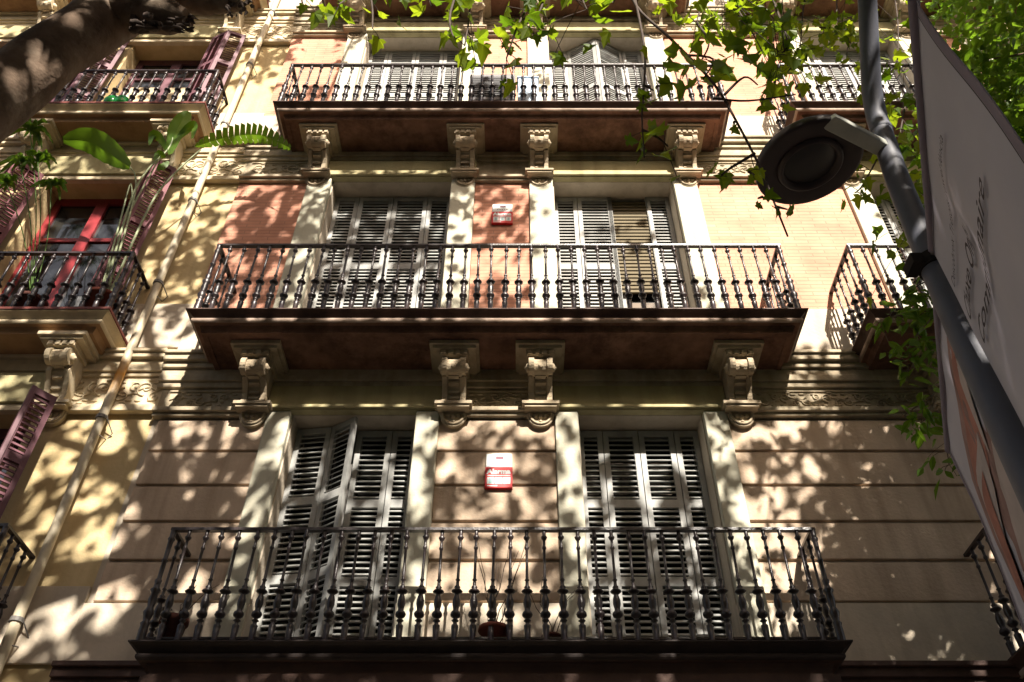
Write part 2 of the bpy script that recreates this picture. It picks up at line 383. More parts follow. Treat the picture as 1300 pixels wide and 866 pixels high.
# pilasters beside the openings
for i, f in enumerate(FL):
    for c in BAYS:
        for s_ in (-1, 1):
            for a, b in PIL[i]:
                x0, x1 = sorted((c + s_ * a, c + s_ * b))
                p = MB(); p.box(x0, x1, -.075, .0, f['zs'], f['lint'] - .002); p.box(x0 - .012, x1 + .012, -.09, 0, f['zs'] - .001, f['zs'] + .22)
                p.build('pilaster', M['pil'], B, bevel=.012)
            # jamb lining
            a, b = OPEN[i]
    for c in BAYS:
        for s_ in (-1, 1):
            lin = MB()
            x0, x1 = sorted((c + s_ * PIL[i][0][0], c + s_ * PIL[i][1][1]))
            z1 = (FL[i + 1]['zs'] if i < 3 else TOP) - .40
            lin.box(x0 - .01, x1 + .01, -.085, -.001, f['lint'] + .001, z1)
            lin.box(x0, x1, -.115, -.086, f['lint'] + .012, f['lint'] + .05)
            lin.build('frieze', M['frieze'], B, bevel=.008)
    # lower moulding and ornament between windows
    for a, b in minus(XL, XR, [(c + s_ * PIL[i][0][0] if s_ > 0 else c - PIL[i][1][1], c + PIL[i][1][1] if s_ > 0 else c - PIL[i][0][0]) for c in BAYS for s_ in (-1, 1)]):
        mo = MB(); mo.box(a, b, -.075, 0, f['lint'] - .058, f['lint'] - .022); mo.box(a, b, -.11, 0, f['lint'] - .0218, f['lint'] + .026)
        mo.build('moulding', M['stone'], B, bevel=.006)
    if i < 3:
        zz = FL[i + 1]['zs']
        sc = MB()
        zz += .05 if i == 1 else 0
        for z0, z1, d in ((-.395, -.33, .06), (-.329, -.25, .085), (-.249, -.17, .07), (-.169, -.10, .10), (-.099, -.03, .14), (-.029, .012, .165)):
            sc.box(XL - .06, XR, -d, 0, zz + z0, zz + z1)
        sc.build('string_course', M['stone'], B, bevel=.008)
        z0, z1 = f['lint'] + .03, zz - .40
        for a, b in minus(XL, XR, [(c + s_ * PIL[i][0][0] - .015 if s_ > 0 else c - PIL[i][1][1] - .015, c + PIL[i][1][1] + .015 if s_ > 0 else c - PIL[i][0][0] + .015) for c in BAYS for s_ in (-1, 1)]):
            fz = MB(); fz.box(a, b, -.03, 0, z0, z1)
            if b - a > .7:
                # running scroll relief in a sunk frame
                for q in ((a + .08, b - .08, z0 + .02, z0 + .035), (a + .08, b - .08, z1 - .04, z1 - .025)):
                    fz.box(q[0], q[1], -.045, -.031, q[2], q[3])
                relief(fz, a + .1, b - .1, z0 + .04, z1 - .045, -.034)
            fz.build('relief_frieze', M['stone'], B)

# brackets --------------------------------------------------------------
def bracket_mesh(depth, H, lowz):
    """console under a slab: x centred, z = 0 is the soffit, the foot sits lowz below"""
    m = MB()
    m.box(-.235, .235, -(depth + .05), -.0, -.045, -.002)                 # pad under the soffit
    m.box(-.205, .205, -(depth + .02), -.0, -.075, -.046)
    m.box(-.135, .135, -(depth - .01), 0, -.135, -.076)
    for k in range(4):
        m.box(-.12 + k * .068, -.12 + k * .068 + .044, -(depth + .004), -(depth - .02), -.13, -.082)   # dentils
    d = depth; zt, zb = -.136, -lowz
    h = zt - zb
    # scroll profile
    pr = []
    rr = .085; cy, cz = -(d - rr - .02), zt - rr
    for k in range(13):
        a = R(90 + k * 20); pr.append((cy + rr * math.cos(a), cz + rr * math.sin(a)))
    pr += [(-(d * .60), zt - h * .44), (-(d * .44), zt - h * .60), (-(d * .34), zt - h * .75), (-(d * .31), zt - h * .88), (-(d * .33), zb), (0, zb)]
    pr += [(0, zt)]
    m.xprism(pr, -.075, .075)
    grow = [(y - .022 if y < -.05 else y, z) for y, z in pr]
    for x0 in (-.112, .060):
        m.xprism(grow, x0, x0 + .052)
    # rosettes of the volute
    for sx in (-1, 1):
        m.ball((sx * .118, cy, cz), .05, 10, sc=(.5, 1, 1)); m.ball((sx * .135, cy, cz), .02, 8)
    # beads down the middle
    path = pr[10:17]
    for k in range(6):
        t_ = k / 5 * (len(path) - 1.01); q = int(t_); u = t_ - q
        y = path[q][0] * (1 - u) + path[q + 1][0] * u; z = path[q][1] * (1 - u) + path[q + 1][1] * u
        m.box(-.05, .05, y - .022, y + .02, z - .014, z + .014)
    m.ball((0, cy - rr + .016, cz - .02), .028, 8, sc=(1.2, .6, 1.3))
    # foot moulding and pendant shell
    m.box(-.175, .175, -(d * .40), 0, zb - .035, zb - .001); m.box(-.15, .15, -(d * .36), 0, zb - .062, zb - .036)
    ring = []; ring2 = []
    for k in range(13):
        a = math.pi * k / 12; x = .118 * math.cos(a); z = zb - .064 - .15 * math.sin(a) ** .9
        ring.append((x, -.05, z)); ring2.append((x * 1.05, 0, z - .008))
    m.hull(ring[::-1], ring2[::-1])
    m.tube([(x * .86, -.055, zb - .066 + (z - zb + .064) * .85) for x, _, z in ring], .014, 6)
    m.tube([(x * 1.0, -.04, z) for x, _, z in ring], .013, 6)
    for sx in (-1, 1): m.ball((sx * .045, -.05, zb - .10), .026, 8, sc=(1, .7, 1))
    m.ball((0, -.055, zb - .115), .022, 8); m.ball((0, -.05, zb - .165), .018, 8)
    return m

SOFF = .178        # soffit lies this far below the slab top
for i in (1, 2, 3):
    zsoff = FL[i]['zs'] - SOFF; low = zsoff - (FL[i - 1]['lint'] + .03)
    me = bracket_mesh(.42, None, low).mesh('bracket', M['bracket'])
    for c in BAYS:
        for x in BRX[i - 1]:
            inst(me, B, 'bracket', (c + x, -.03, zsoff - .002))

# balconies -------------------------------------------------------------
def slab(x0, x1, P, z, fas, led, sof, parent, pw=None):
    """profiled balcony slab; returns the balcony part"""
    m = MB()
    def ring(d, zz): return (x0 + d, x1 - d, -P + d, zz)
    # profile going down: (inset, z, material)
    prof = [(0, 0), (0, -.011), (.012, -.015), (.030, -.024), (.052, -.040), (.078, -.068)]
    led_ = [(.070, -.0685), (.061, -.075), (.057, -.086), (.058, -.100), (.066, -.112), (.080, -.118)]
    low = [(.126, -.1185), (.130, -.128), (.142, -.145), (.148, -.165), (.15, -.178)]
    def sweep(pf, mi):
        vs = []; fs = []
        for d, zz in pf:
            vs += [(x0 + d, 0, z + zz), (x0 + d, -P + d, z + zz), (x1 - d, -P + d, z + zz), (x1 - d, 0, z + zz)]
        for k in range(len(pf) - 1):
            for q in range(3):
                fs.append((k * 4 + q, k * 4 + q + 1, k * 4 + 5 + q, k * 4 + 4 + q))
        m.add(vs, fs, mi)
    sweep(prof, 0); sweep([(.078, -.068)] + led_, 1); sweep([led_[-1]] + low, 2)
    # top and soffit sheets, soffit with a raised border
    m.add([(x0, 0, z), (x1, 0, z), (x1, -P, z), (x0, -P, z)], [(0, 1, 2, 3)], 0)
    d = .15
    m.add([(x0 + d, 0, z - .178), (x0 + d, -P + d, z - .178), (x1 - d, -P + d, z - .178), (x1 - d, 0, z - .178)], [(0, 1, 2, 3)], 2)
    m.box(x0 + d, x1 - d, -P + d, -P + d + .05, z - .186, z - .1782, 2)
    m.box(x0 + d, x0 + d + .05, -P + d + .0502, 0, z - .186, z - .1782, 2); m.box(x1 - d - .05, x1 - d, -P + d + .0502, 0, z - .186, z - .1782, 2)
    return m.build('balcony', [fas, led, sof], parent)

def baluster_mesh(h):
    pf = [(.021, 0), (.021, .01), (.0165, .03), (.0165, .03), (.019, .13), (.0195, .145), (.013, .155), (.012, .175), (.02, .185), (.013, .197), (.012, .205),
          (.024, .222), (.027, .238), (.024, .255), (.016, .27), (.0165, .29), (.021, .325), (.0205, .36), (.015, .40), (.0125, .415),
          (.023, .425), (.029, .437), (.023, .45), (.014, .46), (.018, .475), (.011, .49), (.0095, .53), (.015, .54), (.0095, .552),
          (.0085, .70), (.0088, .82), (.0135, .83), (.0135, .845), (.009, .855), (.009, .91), (.015, .92), (.019, .94), (.012, .955), (.012, 1)]
    m = MB(); m.lathe([(r * 1.25 + max(0, r - .014) * .55, z * h) for r, z in pf], 10); return m

def post_mesh(h):
    pf = [(.034, 0), (.034, .10), (.03, .14), (.038, .16), (.024, .18), (.03, .21), (.042, .25), (.03, .285), (.024, .30), (.034, .36), (.026, .42),
          (.042, .445), (.026, .47), (.022, .50), (.03, .53), (.019, .55), (.018, .70), (.029, .715), (.018, .73), (.021, .90), (.03, .92), (.021, .94), (.024, 1)]
    m = MB(); m.lathe([(r, z * h) for r, z in pf], 10); return m

BAL_LEFT = [100]
stuff_bal = MB()
def railing(x0, x1, P, z, h, bal, spacing, root, budget=True, sides=(True, True)):
    """handrail, corner posts and balusters standing on a slab"""
    r = MB(); zt = z + h
    r.box(x0 - .02, x1 + .02, -P - .022, -P + .022, zt - .012, zt + .012)
    r.box(x0 - .012, x1 + .012, -P - .010, -P + .010, z + .03, z + .045)
    for x, on in ((x0, sides[0]), (x1, sides[1])):
        if on:
            r.box(x - .02, x + .02, -P + .0222, 0, zt - .012, zt + .012); r.box(x - .008, x + .008, -P + .012, 0, z + .03, z + .045)
    r.build('handrail', M['iron'], bal)
    bm = baluster_mesh(h - .012); me = None
    n = round((x1 - x0) / spacing); pos = [(x0 + (x1 - x0) * k / n, -P) for k in range(1, n)]
    ns = max(2, round(P / spacing))
    for x, on in ((x0, sides[0]), (x1, sides[1])):
        if on: pos += [(x, -P + P * k / ns) for k in range(1, ns)]
    pm = post_mesh(h - .012).mesh('corner_post', M['iron'])
    for x, on in ((x0, sides[0]), (x1, sides[1])):
        if on: inst(pm, bal, 'corner_post', (x, -P, z))
    for k, (x, y) in enumerate(pos):
        if budget and BAL_LEFT[0] > 0:
            if me is None: me = bm.mesh('baluster', M['iron'])
            o = inst(me, bal, 'baluster', (x, y, z), rz=random.random()); o.rotation_euler = (R(random.gauss(0, .35)), R(random.gauss(0, .35)), random.random()); BAL_LEFT[0] -= 1
        elif budget:
            stuff_bal.add([(vx + x, vy + y, vz + z) for vx, vy, vz in bm.v], bm.f, 0, True)
        else:
            if me is None: me = bm.mesh('baluster', M['iron'])
            inst(me, bal, 'baluster', (x, y, z), rz=random.random())

RAIL = [2.54, 2.87, 2.80, 2.85]
for i in (0, 1, 2, 3):
    f = FL[i]
    b_ = slab(-.2 - f['hw'], -.2 + f['hw'], f['P'], f['zs'], M['dfascia' if i == 0 else 'fascia'], M['dfascia' if i == 0 else 'ledge'], M['dsoff' if i == 0 else 'soffit'], B)  # the lowest slab takes the colours with shade painted in
    railing(-.2 - RAIL[i], -.2 + RAIL[i], f['P'] - .06, f['zs'], f['rh'], b_, .1335, B)
for i in (0, 1, 2, 3):
    f = FL[i]; ex = .14
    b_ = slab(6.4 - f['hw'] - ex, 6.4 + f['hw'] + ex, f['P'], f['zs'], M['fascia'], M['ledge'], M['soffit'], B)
    railing(6.4 - RAIL[i] - ex, 6.4 + RAIL[i] + ex, f['P'] - .06, f['zs'], f['rh'], b_, .1335, B)
stuff_bal.build('baluster', M['iron'], B, kind='stuff')
# the stepped moulding beneath the lowest balcony
u = MB(); f = FL[0]
u.box(-.2 - 2.50, -.2 + 2.50, -.36, -.17, f['zs'] - .30, f['zs'] - .187); u.box(-.2 - 2.45, -.2 + 2.45, -.3, -.17, f['zs'] - .42, f['zs'] - .301)
u.build('balcony_moulding', M['dsoff'], B, bevel=.006)
u = MB()
for z0, z1, d in ((-.04, .0, .15), (-.11, -.041, .12), (-.2, -.111, .09), (-.34, -.201, .05)):
    u.box(XL - .02, XR, -d, 0, f['zs'] + z0, f['zs'] + z1)
u.build('string_course', M['fascia'], B, bevel=.006)

# windows and shutters --------------------------------------------------
def shutter_mesh(wd, h, rails, tilt=57, pitch=.055, st=.05, lattice=False, slat=True):
    m = MB(); t = .036
    m.box(0, st, 0, t, 0, h); m.box(wd - st, wd, 0, t, 0, h)
    zs = [0] + [r for r in rails] + [h]
    rl = [(0, .11)] + [(r, r + .085) for r in rails] + [(h - .07, h)]
    for a, b in rl: m.box(st, wd - st, .001, t - .001, a, b)
    bl = .046; ca, sa = math.cos(R(tilt)), math.sin(R(tilt))
    for (a0, a1), (b0, b1) in zip(rl[:-1], rl[1:]):
        n = max(1, int((b0 - a1) / pitch)); pp = (b0 - a1) / n
        for k in range(n):
            zc = a1 + pp * (k + .5); jt = random.gauss(0, .03)
            c2, s2 = math.cos(R(tilt) + jt), math.sin(R(tilt) + jt)
            # outer (y small) edge hangs lower
            o_ = Vector((0, -c2, -s2)) * bl / 2; nrm = Vector((0, -s2, c2)) * .0045
            cc = Vector((0, t / 2, zc))
            q = [cc + o_ + nrm, cc - o_ + nrm, cc - o_ - nrm, cc + o_ - nrm]
            m.hull([(st, p.y, p.z) for p in q][::-1], [(wd - st, p.y, p.z) for p in q][::-1])
    if lattice: m.box(wd / 2 - .008, wd / 2 + .008, -.006, 0, .11, h - .07)
    return m
_shc = {}
def shutter(parent, loc, wd, h, rails, rz=0, mt='shut', **kw):
    key = (round(wd, 3), round(h, 3), tuple(rails), mt, tuple(kw.items()))
    if key not in _shc: _shc[key] = shutter_mesh(wd, h, rails, **kw).mesh('shutter', M[mt])
    return inst(_shc[key], parent, 'shutter', loc, rz)

shutter_ = shutter
def window(x0, x1, z0, z1, parent, style, rails, y=REV, tilt=57):
    def shutter(pr_, loc, wd_, h_, rl_, rz=0): return shutter_(pr_, loc, wd_, h_, rl_, rz, tilt=tilt)
    h = z1 - z0; wd = x1 - x0
    fr = MB(); yf = y + .075
    fr.box(x0, x0 + .06, yf, yf + .07, z0, z1); fr.box(x1 - .06, x1, yf, yf + .07, z0, z1); fr.box(x0 + .06, x1 - .06, yf, yf + .07, z1 - .07, z1)
    fr.box((x0 + x1) / 2 - .05, (x0 + x1) / 2 + .05, yf + .002, yf + .068, z0, z1 - .071)
    fr.box(x0 + .06, x1 - .06, yf + .004, yf + .066, z0, z0 + .25)
    wn = fr.build('window', M['greyframe'], parent)
    MB().box(x0, x1, yf + .03, yf + .036, z0 + .2, z1 - .03).build('pane', M['glass'], wn)
    ws = [wd * k for k in (.205, .295, .295, .205)]; hh = h - .03
    xs = [x0, x0 + ws[0], x0 + ws[0] + ws[1], x0 + ws[0] + ws[1] + ws[2]]
    g = .004
    if style == 'closed':
        for x, q in zip(xs, ws): shutter(wn, (x + g, y, z0 + .015), q - 2 * g, hh, rails)
    elif style == 'left_open':     # the left leaf folds out towards the street
        a = R(20); w1 = ws[0] + .10
        shutter(wn, (x0 + g, y - .02, z0 + .015), w1, hh, rails, -a * .35)
        px, py = x0 + g + w1 * math.cos(a * .35), y - .02 - w1 * math.sin(a * .35)
        shutter(wn, (px + .005, py, z0 + .015), ws[1] - .045, hh, rails, -R(34))
        for x, q in zip(xs[2:], ws[2:]): shutter(wn, (x + g, y, z0 + .015), q - 2 * g, hh, rails)
    elif style == 'peaked':        # both inner panels pushed outwards to meet in a ridge
        shutter(wn, (xs[0] + g, y, z0 + .015), ws[0] - 2 * g, hh, rails); shutter(wn, (xs[3] + g, y, z0 + .015), ws[3] - 2 * g, hh, rails)
        a = R(27); k = ws[1] / math.cos(a) - .012
        shutter(wn, (xs[1], y, z0 + .015), k, hh, rails, -a)
        shutter(wn, (xs[2] + .006, y - k * math.sin(a), z0 + .015), k, hh, rails, a)
    elif style == 'blind':         # third panel away, an olive slatted blind half down behind
        for x, q in list(zip(xs, ws))[:2] + list(zip(xs, ws))[3:]: shutter(wn, (x + g, y, z0 + .015), q - 2 * g, hh, rails)
        bl = MB(); zb = z0 + h * .42; n = int((z1 - .02 - zb) / .062)
        for k in range(n):
            zc = zb + .062 * k; bl.hull([(xs[2] - .03, y + .045, zc), (xs[2] - .03, y + .02, zc + .004), (xs[2] - .03, y + .034, zc + .06), (xs[2] - .03, y + .05, zc + .06)][::-1],
                                      [(xs[3] + .03, y + .045, zc), (xs[3] + .03, y + .02, zc + .004), (xs[3] + .03, y + .034, zc + .06), (xs[3] + .03, y + .05, zc + .06)][::-1])
        bl.build('blind', M['blind'], wn, label='olive brown slatted blind pulled halfway down')
        st = MB(); st.box(xs[2] - .05, xs[2], y, y + .036, z0 + .015, z1 - .015); st.box(xs[3], xs[3] + .012, y, y + .036, z0 + .015, z1 - .015); st.build('shutter_stile', M['shut'], wn)
    return wn

TILT = [46, 62, 70, 70]
STY = [['left_open', 'closed'], ['closed', 'blind'], ['closed', 'peaked'], ['closed', 'closed']]
for i, f in enumerate(FL):
    rails = [.78, 1.55] if i == 0 else [.85, 1.62]
    a, b = OPEN[i]
    for bi, c in enumerate(BAYS):
        for k, s_ in enumerate((-1, 1)):
            x0, x1 = sorted((c + s_ * a, c + s_ * b))
            window(x0, x1, f['zs'], f['lint'], B, STY[i][k] if bi == 0 else 'closed', rails, tilt=TILT[i])

# ------------------------------------------------------------------ left building
LB = thing('apartment_building', 'yellow plastered apartment building at the left with mauve and maroon shutters', 'building', (-7, 0, GZ))
LXL, LXR = -12.5, XL
LO = [(-5.85, -4.62), (-8.75, -7.5), (-11.6, -10.4)]
LF = [dict(zs=2.76, lint=5.2), dict(zs=6.04, lint=8.86), dict(zs=9.78, lint=12.35), dict(zs=13.4, lint=15.9)]
m = MB(); m.box(LXL, LXR - .002, .004, .5, GZ, LF[0]['zs'])
for i, f in enumerate(LF):
    for a, b in minus(LXL, LXR - .002, LO): m.box(a, b, .004, .5, f['zs'], f['lint'])
    m.box(LXL, LXR - .002, .004, .5, f['lint'], LF[i + 1]['zs'] if i < 3 else TOP)
m.build('wall', M['yellow'], LB)
MB().box(LXL, LXR - .01, .9, 1.0, GZ, TOP).build('inner_wall', M['dark'], LB)
MB().box(LXL, LXR - .06, -.45, 1.2, TOP, TOP + .3).build('roof_cornice', M['stone'], LB)
for i, f in enumerate(LF):
    for a, b in minus(LXL, LXR - .004, LO):
        p = MB().box(a, b, -.03, .003, f['zs'] - .02, f['zs'] + .62)
        p.build('plinth', M['cream'], LB, bevel=.006)
    if i < 3:
        zz = LF[i + 1]['zs'] - .12; sc = MB()
        for z0, z1, d in ((-.30, -.25, .045), (-.249, -.16, .07), (-.159, -.09, .055), (-.089, -.03, .10), (-.029, .012, .125)):
            sc.box(LXL, LXR - .062, -d, .003, zz + z0, zz + z1)
        sc.build('string_course', M['lstone'], LB, bevel=.008)
        fz = MB(); z0, z1 = f['lint'] + .05, zz - .301
        fz.box(LXL, LXR - .004, -.022, .003, z0, z1)
        for a, b in ((-4.55, LXR - .05), (-7.4, -5.95)):
            relief(fz, a, b, z0 + .03, z1 - .03, -.026)
        fz.build('relief_frieze', M['lstone'], LB)
    lin = MB(); lin.box(LXL, LXR - .004, -.07, .003, f['lint'] - .03, f['lint'] + .0495)
    lin.build('moulding', M['lstone'], LB, bevel=.008)
    for a, b in LO:
        big = MB().box(a - .15, b + .15, -.10, .0025, f['lint'] + .05, f['lint'] + .42)
        big.build('frieze', M['frieze'], LB, bevel=.008)
LP = .55
for i in (0, 1, 2, 3):
    z = LF[i]['zs']
    for a, b in LO:
        x0, x1 = a - .70, b + .62
        bal = slab(x0, x1, LP, z, M['lstone'], M['lstone'], M['lsoff'], LB)
        MB().box(x0 - .012, x1 + .012, -LP - .012, 0, z + .001, z + .03).build('edge_strip', M['redline'], bal)
        if a > -9:
            railing(x0 + .05, x1 - .05, LP - .05, z + .03, .86, bal, .135, LB, budget=False)
        if i:
            if a > -9:
                me = bracket_mesh(.40, None, .62).mesh('bracket', M['lstone'])
                for x in (x0 + .42, x1 - .42): inst(me, LB, 'bracket', (x, -.0, z - .187))
# windows of the left building
def lwindow(x0, x1, z0, z1, fm, gm=None):
    y = .26; fr = MB()
    fr.box(x0, x0 + .09, y, y + .07, z0, z1); fr.box(x1 - .09, x1, y, y + .07, z0, z1); fr.box(x0 + .09, x1 - .09, y, y + .07, z1 - .11, z1)
    fr.box((x0 + x1) / 2 - .07, (x0 + x1) / 2 + .07, y - .01, y + .06, z0, z1 - .111); fr.box(x0 + .09, x1 - .09, y + .004, y + .06, z0, z0 + .25)
    fr.box(x0 + .09, x1 - .09, y + .006, y + .058, z0 + 2.0, z0 + 2.06)
    wn = fr.build('window', fm, LB)
    MB().box(x0 + .05, x1 - .05, y + .03, y + .036, z0 + .2, z1 - .05).build('pane', M['glass'], wn)
    return wn
for a, b in LO:
    for i, f in enumerate(LF):
        main = a == -5.85
        wn = lwindow(a, b, f['zs'], f['lint'], M['redframe'] if i == 1 else M['lshut'])
        mt = 'dshut' if i == 1 else 'lshut'
        h = f['lint'] - f['zs'] - .06; z0 = f['zs'] + .04
        if i == 2 and main:
            MB().box(a + .1, b - .1, .27, .278, z0 + .62, z0 + 1.75).build('reflection', M['beigepane'], wn)  # beige sheet that paints a yellowish reflection onto the pane
            MB().box(a + .1, b - .1, .262, .268, z0 + .1, z0 + .60).build('lower_panel', M['bluepane'], wn)
        # leaves folded back: a panel standing out from the jamb and a second lying towards the wall
        for s_, hx in ((1, b), (-1, a)):
            ang = R((62, 48, 25, 25)[i])
            w1, w2 = ((.34, .24), (.34, .26), (.30, .26), (.30, .26))[i]
            if s_ > 0:
                shutter(wn, (hx, -.125, z0), w1, h, [.8, 1.6], -ang, mt, lattice=True)
                px, py = hx + w1 * math.cos(ang), -.125 - w1 * math.sin(ang)
                shutter(wn, (px, py, z0), w2, h, [.8, 1.6], ang * .8, mt)
            else:
                px, py = hx - w1 * math.cos(ang), -.125 - w1 * math.sin(ang)
                shutter(wn, (px, py, z0), w1, h, [.8, 1.6], ang, mt, lattice=True)
                qx, qy = px - w2 * math.cos(ang * .8), py + w2 * math.sin(ang * .8)
                shutter(wn, (qx, qy, z0), w2, h, [.8, 1.6], -ang * .8, mt)
# drainpipe
PXX, PYY = -3.90, -.10
dp = MB().tube([(PXX, PYY, GZ), (PXX, PYY, 17)], .043, 14).build('drainpipe', M['pipe'], LB)
for z in (3.05, 5.05, 6.9, 8.35, 10.0, 11.55, 13.2):
    cl = MB(); cl.lathe([(.044, z - .018), (.054, z - .018), (.054, z + .018), (.044, z + .018)], 14, (PXX, PYY, 0), smooth=False)
    cl.tube([(PXX + .05, PYY, z), (PXX + .11, -.02, z - .12), (PXX + .06, 0.01, z - .17), (PXX + .045, PYY, z - .20)], .006, 5)
    cl.build('pipe_clamp', M['greyframe'], dp)

# ------------------------------------------------------------------ alarm signs
def alarm_sign(cx, z0, wd, ht, yw, label, full):
    t = thing('alarm_sign', label, 'alarm sign', (cx, yw, z0), 'alarm signs on the wall')
    zm = z0 + ht * .60
    MB().box(cx - wd / 2, cx + wd / 2, yw - .035, yw, z0, zm - .002).build('red_panel', M['signr'], t, bevel=.004)
    MB().box(cx - wd / 2 + .006, cx + wd / 2 - .006, yw - .03, yw, zm, z0 + ht).build('white_panel', M['signw'], t, bevel=.004)
    g = MB(); yt = yw - .0365
    vs, fs = text_geo('Alarma', ht * .19, 0, 1.0, .004)
    w_ = max(v.x for v in vs); k = wd * .86 / w_
    g.add([(cx - wd * .43 + v.x * k, yt, z0 + ht * .40 + v.y) for v in vs], fs, 0)
    g.box(cx - wd * .42, cx + wd * .42, yt, yt + .001, z0 + ht * .335, z0 + ht * .36, 0)
    for q in range(3):
        x = cx + (q - 1) * wd * .29
        g.box(x - wd * .13, x + wd * .13, yt, yt + .001, z0 + ht * .11, z0 + ht * .30, 0)
        g.box(x - wd * .07 + q * .004, x + wd * .06, yt - .002, yt - .001, z0 + ht * .13, z0 + ht * .27, 2)
    g.box(cx - wd * .42, cx - wd * .05, yt, yt + .001, z0 + ht * .04, z0 + ht * .07, 0)
    g.build('lettering', [M['signw'], M['signb'], M['signt']], t)
    y2 = yw - .0315; g2 = MB()
    g2.box(cx - wd * .12, cx + wd * .16, y2, y2 + .001, z0 + ht * .83, z0 + ht * .92, 1)
    for q in range(5): g2.box(cx - wd * .25 + q * wd * .11, cx - wd * .25 + q * wd * .11 + wd * .05, y2, y2 + .001, z0 + ht * .70, z0 + ht * .735, 1)
    g2.build('logo', [M['signw'], M['signb'], M['signt']], t)
a_ = at(633, 622, -.034)
alarm_sign(a_.x, a_.z, .245, .37, -.034, 'red and white alarm sign on the beige stucco above the lowest balcony', True)
a_ = at(637.5, 286, -.028)
alarm_sign(a_.x, a_.z, .25, .36, -.028, 'red and white alarm sign on the brick panel above the middle balcony', False)

# ------------------------------------------------------------------ things on the balconies
def pot(name, label, x, y, z, r, h, mt, twigs=0, th=.6, leaf=0, cat='flower pot'):
    t = thing(name, label, cat, (x, y, z))
    p = MB(); p.lathe([(1e-4, 0), (r * .68, 0), (r * .95, h * .82), (r * 1.08, h * .82), (r * 1.08, h), (r * .92, h), (r * .88, h * .85), (1e-4, h * .84)], 14, (x, y, z))
    p.build('pot', M[mt], t)
    if twigs:
        g = MB()
        for k in range(twigs):
            a = random.uniform(0, 6.28); pts = [Vector((x, y, z + h * .8))]
            for q in range(5):
                pts.append(pts[-1] + Vector((math.cos(a) * .055 + random.gauss(0, .02), math.sin(a) * .02, th / 5 * random.uniform(.6, 1.2))))
            g.tube(pts, [.005, .004, .004, .003, .0025, .002], 5)
        g.build('dry_stems', M['twig'], t)
    return t
z = FL[0]['zs']
p0 = at(627, 800, -.36); pot('potted_plant', 'red pot with dry twigs at the middle of the lowest balcony', p0.x, -.36, z, .11, .15, 'pot', 7, .8, cat='potted plant')
p0 = at(213, 800, -.33); pot('potted_plant', 'reddish brown pot in the left corner of the lowest balcony', p0.x + .03, -.33, z, .10, .24, 'dpot', 3, .35, cat='potted plant')
p0 = at(700, 800, -.34); pot('potted_plant', 'small pot of thin dry stems right of the red pot', p0.x, -.34, z, .07, .10, 'dpot', 4, .5, cat='potted plant')
# appliance and box on the third balcony
p0 = at(625, 108, -.58); z = FL[2]['zs']
t = thing('air_conditioner', 'grey air conditioner standing on the top balcony between the windows', 'air conditioner', (p0.x, -.47, z))
MB().box(p0.x - .30, p0.x + .30, -.59, -.34, z + .20, z + .84).build('casing', M['acbody'], t, bevel=.015)
g = MB(); g.box(p0.x - .26, p0.x + .14, -.594, -.5905, z + .27, z + .77)
for k in range(9): g.box(p0.x - .25, p0.x + .13, -.601, -.5945, z + .29 + k * .052, z + .305 + k * .052)
g.build('grille', M['acgrill'], t)
for x in (-.25, .19): MB().box(p0.x + x, p0.x + x + .06, -.56, -.37, z, z + .199).build('foot', M['acgrill'], t)
t = thing('storage_box', 'pale blue plastic box beside the grey air conditioner on the top balcony', 'box', (p0.x + .46, -.47, z))
MB().box(p0.x + .33, p0.x + .60, -.58, -.36, z + .001, z + .76).build('box_body', M['bluebox'], t, bevel=.02)
MB().box(p0.x + .32, p0.x + .61, -.59, -.35, z + .761, z + .80).build('lid', M['bluebox'], t, bevel=.015)
# green bottles on the left upper balcony
zl = LF[2]['zs'] + .03
for k, (px, lab) in enumerate(((149, 'green round bottle on the upper left balcony, the left one'), (161, 'green round bottle on the upper left balcony, the right one'))):
    q = at(px, 126, -.42); t = thing('bottle', lab, 'bottle', (q.x, -.42, zl), 'green bottles on the balcony')
    MB().lathe([(1e-4, 0), (.07, .0), (.10, .06), (.105, .13), (.07, .21), (.022, .25), (.02, .27)], 16, (q.x, -.46, zl)).build('glass_body', M['green'], t)
    MB().lathe([(.0225, .262), (.024, .262), (.024, .295), (1e-4, .295)], 10, (q.x, -.46, zl)).build('cap', M['signw'], t)
zl = LF[1]['zs'] + .03
q = at(114, 385, -.36)
t = thing('planter', 'grey rectangular planter behind the left middle railing', 'planter', (q.x, -.34, zl))
MB().box(q.x - .17, q.x + .17, -.44, -.22, zl, zl + .28).build('tub', M['greypot'], t, bevel=.015)
MB().box(q.x - .155, q.x + .155, -.43, -.23, zl + .281, zl + .29).build('soil', M['twig'], t)

